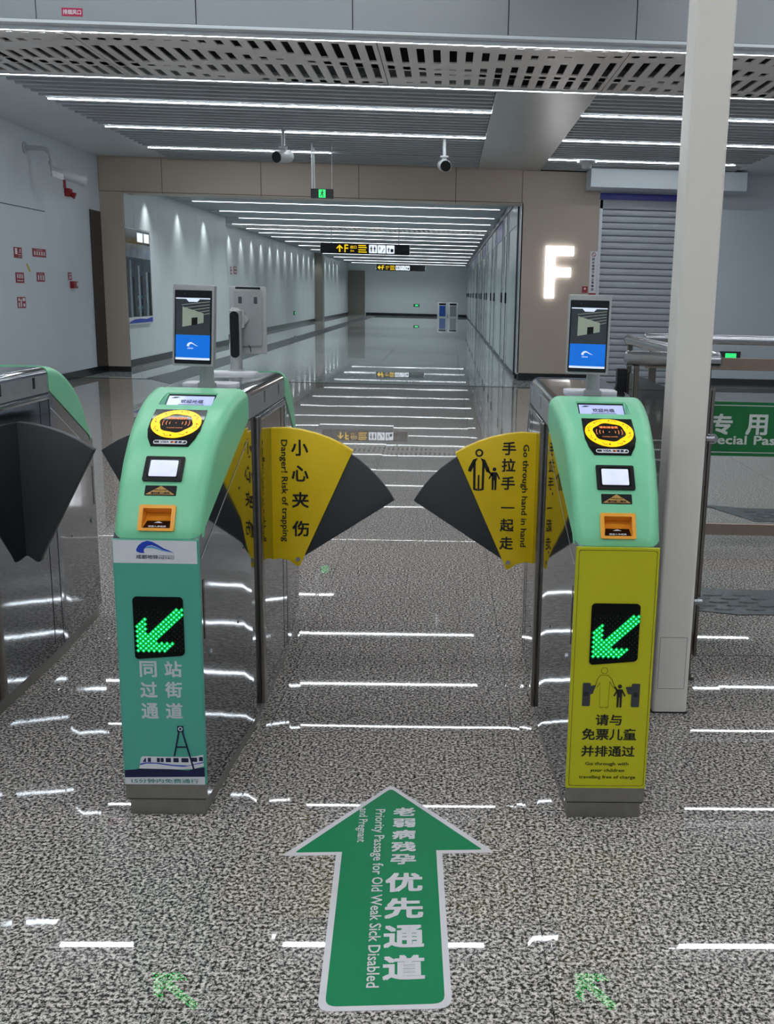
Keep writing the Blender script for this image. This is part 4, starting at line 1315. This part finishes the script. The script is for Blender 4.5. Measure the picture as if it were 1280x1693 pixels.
obj('field', MB().prism(rounded(arrow_outline(0.014), [0.016, 0.008, 0, 0.024, 0.024, 0, 0.008]), lambda x, y, a: (x, y, a), 0.0009, 0.0014), 'arrowgreen', ar)
mb = MB()
fl_ = lambda x, y: (x, y, 0.0018)
for k, ch in enumerate('老弱病残孕'):
    put_text(mb, ch, 0.037 - 0.0006 * k, 0.770 - 0.0585 * k, 0.058 + 0.001 * k, 0.045, fl_, 0.03)
for k, ch in enumerate('优先通道'):
    put_text(mb, ch, 0.036, 0.4365 - 0.1035 * k, 0.087, 0.079, fl_, 0.03)
put_text(mb, 'Priority Passage for Old Weak Sick Disabled', -0.030, 0.425, 0.72, 0.034, fl_, 0.012, rot=-90)
put_text(mb, 'and Pregnant', -0.0735, 0.705, 0.172, 0.030, fl_, 0.012, rot=-90)
obj('lettering', mb, 'arrowwhite', ar)

# ================================================================== HANGING SIGNS, CAMERAS, WALL SIGNS
# lit letter on the column
Fl = thing('lit_letter', 'big glowing white letter on the beige column', 'sign', (1.53, YP, 1.32))
F_ = [(0, 0), (0.155, 0), (0.155, 0.335), (0.41, 0.335), (0.41, 0.48), (0.155, 0.48), (0.155, 0.665), (0.445, 0.665), (0.445, 0.81), (0, 0.81)]
obj('face', MB().prism(F_, lambda x, z, a: (x, a, z), -0.05, 0.004), 'letterF', Fl)

def hang_sign(label, x0, x1, y, z0, z1, arrow, cols):
    t = thing('hanging_sign', label, 'sign', (x0, y, z0))
    w, h = x1 - x0, z1 - z0
    bo = obj('board', MB().prism(rrect(0, w, 0, h, 0.03), lambda x, z, a: (x, a, z), 0.0, 0.12), 'signblack', t)
    obj('edge_frame', MB().box(-0.012, 0.0, -0.01, 0.13, 0.02, h - 0.02), 'frame', bo)
    obj('edge_frame', MB().box(w, w + 0.012, -0.01, 0.13, 0.02, h - 0.02), 'frame', bo)
    f = lambda x, z: (x, -0.006, z)
    f_ = lambda x, z: (x, -0.011, z)
    mb = MB()
    c = h * 0.5
    ax, aw = cols[0] * w, h * 0.34
    if arrow == 'up':
        mb.poly([(ax, c + aw), (ax + aw, c), (ax + aw * .62, c - aw * .12), (ax + aw * .2, c + aw * .35), (ax + aw * .2, c - aw), (ax - aw * .2, c - aw), (ax - aw * .2, c + aw * .35), (ax - aw * .62, c - aw * .12), (ax - aw, c)], f)
    else:
        mb.poly([(ax - aw, c), (ax, c + aw), (ax + aw * .3, c + aw * .8), (ax - aw * .3, c + aw * .2), (ax + aw, c + aw * .2), (ax + aw, c - aw * .2), (ax - aw * .3, c - aw * .2), (ax + aw * .3, c - aw * .8), (ax, c - aw)], f)
    put_text(mb, 'F', cols[1] * w, c, h * 0.36, h * 0.72, f, 0.02)
    put_text(mb, '出口', cols[2] * w, c + h * .14, h * .58, h * .30, f, 0.02)
    put_text(mb, 'Exit', cols[2] * w - h * .1, c - h * .2, h * .34, h * .16, f, 0.01)
    for k, zz in enumerate((.3, .12, -.1, -.3)):
        mb.poly([(cols[3] * w - h * .38, c + h * (zz - .045)), (cols[3] * w + h * (.42 if k % 2 else .34), c + h * (zz - .045)), (cols[3] * w + h * (.42 if k % 2 else .34), c + h * (zz + .045)), (cols[3] * w - h * .38, c + h * (zz + .045))], f)
    obj('lettering', mb, 'signyellow', bo)
    mw, mi = MB(), MB()
    for k in range(3):
        xc = (cols[4] + cols[5] * k) * w
        mw.poly(rrect(xc - h * .38, xc + h * .38, c - h * .38, c + h * .38, h * .05), f)
        if k == 0:
            figure(mi, f_, xc - h * .16, c - h * .28, h * .56)
            figure(mi, f_, xc + h * .16, c - h * .28, h * .56)
        elif k == 1:
            figure(mi, f_, xc - h * .18, c - h * .1, h * .36)
            mi.poly([(xc, c - h * .28), (xc + h * .24, c + h * .1), (xc + h * .28, c + h * .06), (xc + h * .08, c - h * .28)], f_)
        else:
            mi.poly(rrect(xc + h * .02, xc + h * .28, c - h * .25, c + h * .05, h * .03), f_)
            figure(mi, f_, xc - h * .16, c - h * .26, h * .46)
    obj('pictogram_field', mw, 'signwhite', bo)
    obj('pictogram', mi, 'signblack', bo)
    for xx in (w * .12, w * .88):
        obj('hanger', MB().cyl((xx, 0.06, h), (xx, 0.06, ZK - z0), 0.012, 8), 'frame', t)
    return t
hang_sign('nearer black hanging sign with yellow up arrow and white pictograms', -3.30, -1.02, 27.3, 2.29, 2.56, 'up', (0.215, 0.29, 0.37, 0.47, 0.59, 0.098))
hang_sign('farther black hanging sign with yellow left arrow by the end wall', -3.36, -1.08, 49.0, 2.33, 2.60, 'left', (0.07, 0.14, 0.23, 0.33, 0.44, 0.098))

# exit sign on rods
ex = thing('exit_sign', 'black running-man exit sign hanging on rods before the beige portal', 'exit sign', (-1.885, 14.55, 2.57))
b_ = obj('case', MB().box(0, 0.305, 0, 0.03, 0, 0.125), 'signblack', ex, bevel=0.003, seg=1)
fe = lambda x, z: (x, -0.003, z)
mb = MB().poly([(0.108, 0.01), (0.2, 0.01), (0.2, 0.116), (0.108, 0.116)], fe)
obj('lit_field', mb, 'exitgreen', b_)
mb = MB()
fe2 = lambda x, z: (x, -0.006, z)
mb.poly(disc(0.158, 0.098, 0.009, 12), fe2)
mb.poly([(0.150, 0.086), (0.165, 0.088), (0.178, 0.074), (0.172, 0.069), (0.163, 0.076), (0.160, 0.058), (0.172, 0.044), (0.168, 0.022), (0.160, 0.024), (0.162, 0.042), (0.150, 0.050), (0.142, 0.034), (0.124, 0.030), (0.123, 0.038), (0.137, 0.042), (0.146, 0.062), (0.148, 0.074), (0.138, 0.066), (0.133, 0.071)], fe2)
obj('running_man', mb, 'signblack', b_)
top = ZC + 0.06 - 2.57
obj('conduit', MB().tube([(0.02, 0.015, 0.12), (0.02, 0.015, 0.2), (0.02, 0.015, top)], 0.012, 10).tube([(0.05, 0.02, 0.13), (0.048, 0.02, 0.3), (0.046, 0.02, top - 0.1)], 0.010, 10), 'frame', ex)
obj('hanging_rod', MB().cyl((0.285, 0.015, 0.12), (0.285, 0.015, top), 0.004, 8), 'frame', ex)

# two cylinder cameras hanging from the ceiling
def bullet(label, x, y, yawd, pitch=0):
    t = thing('ceiling_camera', label, 'security camera', (x, y, ZC))
    obj('drop_rod', MB().cyl((0, 0, -0.20), (0, 0, 0.05), 0.022, 12).cyl((0, 0, -0.215), (0, 0, -0.195), 0.055, 16), 'camwhite', t)
    d = Vector((math.sin(math.radians(yawd)), -math.cos(math.radians(yawd)), -0.16)).normalized()
    c = Vector((0, 0, -0.31))
    bdy = obj('barrel', MB().cyl(c - d * 0.12, c + d * 0.14, 0.074, 24), 'camwhite', t, bevel=0.008, ang=40)
    obj('lens_window', MB().cyl(c + d * 0.138, c + d * 0.146, 0.066, 24), 'black', bdy)
    obj('yoke', MB().box(-0.03, 0.03, -0.03, 0.03, -0.26, -0.2), 'camwhite', t, bevel=0.004)
    return t
bullet('white cylinder camera under the ceiling near the exit sign rods, turned aside', -2.06, 13.35, -28)
bullet('white cylinder camera under the ceiling beside the smooth panel, facing forward', -0.08, 13.75, 8)
# small ceiling speaker dome over the shutter side
dm = thing('ceiling_device', 'small pale dome device on the third strip light over the shutter', 'device', (1.95, 15.33, ZC - 0.01))
obj('dome', MB().cyl((0, 0, -0.10), (0, 0, -0.03), 0.06, 16, 0.09).cyl((0, 0, -0.03), (0, 0, 0.0), 0.14, 16), 'camwhite', dm, ang=40)

# wall camera on a bent arm
wcam = thing('wall_camera', 'long grey bullet camera on a bent arm on the left wall', 'security camera', (XL, 13.9, 3.03))
obj('flange', MB().cyl((0, 0, 0), (0.015, 0, 0), 0.075, 20), 'camwhite', wcam)
pts = [(0.0, 0, 0), (0.22, 0.02, 0.0)] + [(0.22 + 0.10 * math.sin(a), 0.02 + 0.01 * a, -0.10 + 0.10 * math.cos(a)) for a in (0.3, 0.6, 0.9, 1.2, 1.5)] + [(0.322, 0.04, -0.17)]
obj('arm', MB().tube(pts, 0.03, 14), 'camwhite', wcam)
obj('collar', MB().cyl((0.322, 0.04, -0.19), (0.322, 0.04, -0.15), 0.042, 16).cyl((0.326, 0.04, -0.27), (0.322, 0.04, -0.19), 0.030, 16), 'camwhite', wcam)
d = Vector((0.50, 0.22, -0.13)).normalized()
c = Vector((0.315, 0.02, -0.275))
br = obj('barrel', MB().cyl(c, c + d * 0.40, 0.060, 24), 'camwhite', wcam, bevel=0.006, ang=40)
obj('hood', MB().cyl(c + d * 0.38, c + d * 0.43, 0.066, 24, cap=False).cyl(c + d * 0.38, c + d * 0.385, 0.058, 20), 'camwhite', br)
obj('lens_window', MB().cyl(c + d * 0.395, c + d * 0.405, 0.052, 20), 'black', br)
obj('tag_plate', MB().prism(rrect(0.02, 0.17, -0.07, 0.0, 0.004), lambda x, z, a: (0.33 + x * 0.8, 0.02 + a - 0.066 + x * 0.35, -0.265 + z - x * 0.25), 0.0, 0.004), 'white', br)

# red notices on the left wall
def wall_notice(label, y0, y1, z0, z1, rows):
    t = thing('notice_sign', label, 'notice', (XL, y0, z0))
    w, h = y1 - y0, z1 - z0
    pb = obj('plate', MB().box(0.0, 0.004, 0, w, 0, h), 'redsign', t)
    mb = MB()
    for (a, b, c_, d_) in rows:
        mb.poly([(a * w, c_ * h), (b * w, c_ * h), (b * w, d_ * h), (a * w, d_ * h)], lambda y, z: (0.0052, y, z))
    obj('print', mb, 'white', pb)
    return t
K = 0.961
wz = lambda z: 1.35 + (z - 1.35) * K
blk = lambda n, a, b, c_, d_: [(a + (b - a) * (i + 0.22) / n, a + (b - a) * (i + 0.74) / n, c_, d_) for i in range(n)]
wall_notice('upper red notice with a white extinguisher figure, on the left wall', 13.887 * K, 14.14 * K, wz(1.667), wz(1.803), [(.12, .4, .35, .9), (.55, .9, .52, .56), (.7, .85, .62, .85), (.5, .9, .3, .36), (.5, .9, .12, .16)])
wall_notice('wide red notice with a row of five white characters, left wall', 14.5 * K, 14.972 * K, wz(1.703), wz(1.814), blk(5, .06, .95, .2, .66) + [(.3, .7, .8, .85)])
wall_notice('red notice with four white characters above a line, left wall', 13.887 * K, 14.156 * K, wz(1.348), wz(1.483), blk(4, .1, .9, .45, .85) + [(.15, .85, .18, .26)])
wall_notice('red notice with three white characters, left wall under the wide one', 14.591 * K, 14.871 * K, wz(1.371), wz(1.497), blk(3, .06, .94, .18, .7) + [(.2, .75, .83, .87)])
wall_notice('lowest red notice with white figures, on the left wall', 13.89 * K, 14.159 * K, wz(1.024), wz(1.168), [(.1, .28, .62, .9), (.1, .25, .08, .5), (.36, .5, .1, .8), (.6, .92, .62, .9), (.66, .9, .12, .4)])
wall_notice('narrow red notice above the red call point, left wall', 15.78 * K, 15.93 * K, wz(1.41), wz(1.521), blk(2, .1, .9, .6, .9) + blk(2, .1, .9, .15, .5))
yt = tag(obj('tape_mark', MB().prism([(14.26 * K, 1.585), (14.30 * K, 1.60), (14.40 * K, 1.50), (14.36 * K, 1.485)], lambda y, z, a: (a, y, z), XL, XL + 0.002), 'yellowtape'), 'small scrap of yellow tape stuck among the red notices', 'tape')
cp = thing('call_point', 'small red fire call point under the narrow red notice', 'call point', (XL, 15.84 * K, wz(1.29)))
cb = obj('case', MB().box(0, 0.06, 0, 0.17, 0, 0.10), 'red', cp, bevel=0.006)
obj('plate', MB().box(0.06, 0.062, 0.11, 0.15, 0.03, 0.08), 'white', cb)
sa = thing('alarm_sounder', 'red alarm sounder with a tall red label below the bullet camera', 'alarm', (XL, 15.83 * K, wz(2.585)))
ab = obj('case', MB().box(0, 0.07, 0, 0.15, 0.02, 0.13), 'red', sa, bevel=0.01)
obj('horn', MB().cyl((0.07, 0.085, 0.05), (0.12, 0.095, 0.03), 0.035, 14, 0.048), 'red', ab)
obj('label_plate', MB().box(0, 0.004, -0.02, 0.08, 0.13, 0.265), 'redsign', sa)

# poster light box on the corridor wall
AX = XA + 0.0
ad = thing('poster_box', 'framed city photo light box on the corridor wall past the portal', 'poster', (AX, 17.45, 0.70))
obj('frame', MB().box(0, 0.05, 0, 1.5, 0, 1.60), 'frame', ad, bevel=0.004, seg=1)
af = lambda y, z: (0.0515, y, z)
obj('photo', MB().poly([(0.03, 0.13), (1.47, 0.13), (1.47, 1.10), (0.03, 1.12)], af), 'adphoto', ad)
obj('photo', MB().poly([(0.03, 1.12), (1.47, 1.10), (1.47, 1.34), (0.03, 1.34)], af), 'adsky', ad)
obj('photo', MB().poly([(0.03, 1.34), (1.47, 1.34), (1.47, 1.57), (0.03, 1.57)], af), 'adphoto', ad)
obj('footer', MB().poly([(0.03, 0.03), (1.47, 0.03), (1.47, 0.13), (0.03, 0.13)], af), 'white', ad)
af2 = lambda y, z: (0.053, y, z)
for k in range(9):
    ya = 0.06 + 0.155 * k
    zt_ = 0.95 + 0.16 * math.sin(k * 2.3)
    obj('tower_print', MB().poly([(ya, 0.14), (ya + 0.10, 0.14), (ya + 0.10, zt_), (ya, zt_)], af2), ('mullion', 'adsky', 'black_matte')[k % 3], ad)
for k in range(4):
    obj('lit_window', MB().poly(rrect(0.62 + 0.2 * (k % 2), 0.68 + 0.2 * (k % 2), 0.26 + 0.18 * (k // 2), 0.31 + 0.18 * (k // 2), 0.01), lambda y, z: (0.0545, y, z)), 'tealink', ad)
obj('wave_print', MB().poly([(0.03, 0.03), (1.47, 0.03), (1.47, 0.115), (1.1, 0.085), (0.7, 0.10), (0.4, 0.095), (0.15, 0.06)], af2), 'blue', ad)
obj('lit_window', MB().poly([(0.72, 1.38), (1.05, 1.38), (1.05, 1.53), (0.72, 1.53)], af2), 'signwhite', ad)
obj('lit_window', MB().poly([(1.12, 1.38), (1.42, 1.38), (1.42, 1.53), (1.12, 1.53)], af2), 'signwhite', ad)

# vertical fire-shutter notice by the shutter and red square
nf = thing('notice_strip', 'tall white fire shutter notice with prohibition symbol beside the roller shutter', 'notice', (2.245, YP, 1.42))
pb = obj('plate', MB().box(0, 0.11, -0.004, 0.002, 0, 0.645), 'white', nf)
fn = lambda x, z: (x, -0.0052, z)
mb = MB()
for k, ch in enumerate('防火卷帘下禁止堆物品'):
    put_text(mb, ch, 0.053, 0.525 - 0.052 * k, 0.042, 0.042, fn, 0.03)
obj('lettering', mb, 'ink', pb)
mb = MB()
ringfaces(mb, disc(0.055, 0.595, 0.034, 20), disc(0.055, 0.595, 0.025, 20), fn)
mb.poly([(0.034, 0.617), (0.040, 0.620), (0.076, 0.574), (0.070, 0.570)], fn)
obj('prohibition_symbol', mb, 'redsign', pb)
obj('foot_band', MB().box(-0.004, 0.112, -0.004, 0.002, -0.035, -0.004), 'redsign', nf)
rs = thing('notice_sign', 'small square red notice on the beige column near the shutter', 'notice', (2.135, YP, 1.42))
rp_ = obj('plate', MB().box(0, 0.09, -0.004, 0.002, 0, 0.10), 'redsign', rs)
obj('print', MB().poly(disc(0.045, 0.065, 0.016, 10), lambda x, z: (x, -0.0052, z)), 'white', rp_)
# smoke vent sign on the bulkhead
sv = thing('notice_sign', 'crimson smoke vent label on the grey bulkhead above the first strip light', 'notice', (-2.965, YBK, 3.335))
pb = obj('plate', MB().box(0, 0.155, -0.004, 0.002, 0, 0.058), 'magenta', sv)
mb = MB()
put_text(mb, '排烟风口', 0.0775, 0.029, 0.135, 0.034, lambda x, z: (x, -0.0052, z), 0.015)
obj('lettering', mb, 'white', pb)
# low exit indicators on walls
def low_exit(label, loc, ax):
    t = thing('exit_indicator', label, 'exit sign', loc)
    if ax == 'x':
        obj('case', MB().box(0, 0.03, 0, 0.34, 0, 0.15), 'mullion', t)
        obj('lit_field', MB().poly([(0.09, 0.03), (0.27, 0.03), (0.27, 0.12), (0.09, 0.12)], lambda y, z: (0.032, y, z)), 'exitgreen', t)
    else:
        obj('case', MB().box(0, 0.34, -0.03, 0, 0, 0.15), 'mullion', t)
        obj('lit_field', MB().poly([(0.09, 0.03), (0.27, 0.03), (0.27, 0.12), (0.09, 0.12)], lambda x, z: (x, -0.032, z)), 'exitgreen', t)
low_exit('low green exit indicator on the white wall behind the glass railings', (4.43, YP + 0.02, 0.40), 'y')
low_exit('low green exit indicator on the corridor wall past the poster', (XA, 21.5, 0.40), 'x')
low_exit('low green exit indicator on the stepped-back corridor wall', (XB, 29.2, 0.40), 'x')
low_exit('low green exit indicator on the corridor end wall by the bins', (-2.05, YF, 0.55), 'y')
# bins at the end wall
for nm, lab, x, m in (('litter_bin', 'steel framed blue litter bin at the corridor end', -0.62, 'binblue'), ('litter_bin', 'steel framed grey litter bin at the corridor end', 0.0, 'bingrey')):
    t = thing(nm, lab, 'bin', (x, 60.9, 0))
    obj('frame', MB().box(0, 0.6, 0, 0.45, 0, 0.86), 'frame', t, bevel=0.01)
    obj('front_panel', MB().box(0.12, 0.48, -0.01, 0.0, 0.06, 0.66), m, t)
    obj('opening', MB().box(0.10, 0.50, -0.005, 0.01, 0.70, 0.80), 'black_matte', t)
low_exit('low green exit indicator far down the stepped-back corridor wall', (XB, 40.5, 0.40), 'x')
for lab, y_, z_, w_ in (('left one of two small dark red notices on the corridor wall', 28.9, 1.72, 0.22), ('right one of two small dark red notices on the corridor wall', 29.35, 1.74, 0.42)):
    t = thing('notice_sign', lab, 'notice', (XB, y_, z_))
    p_ = obj('plate', MB().box(0, 0.006, 0, w_, 0, 0.2), 'redsign', t)
    mb = MB()
    for r_ in range(2):
        for q_ in range(2):
            mb.poly([(w_ * (.12 + .42 * q_), .03 + .09 * r_), (w_ * (.44 + .42 * q_), .03 + .09 * r_), (w_ * (.44 + .42 * q_), .09 + .09 * r_), (w_ * (.12 + .42 * q_), .09 + .09 * r_)], lambda y, z: (0.0075, y, z))
    o = obj('print', mb, 'white', p_)
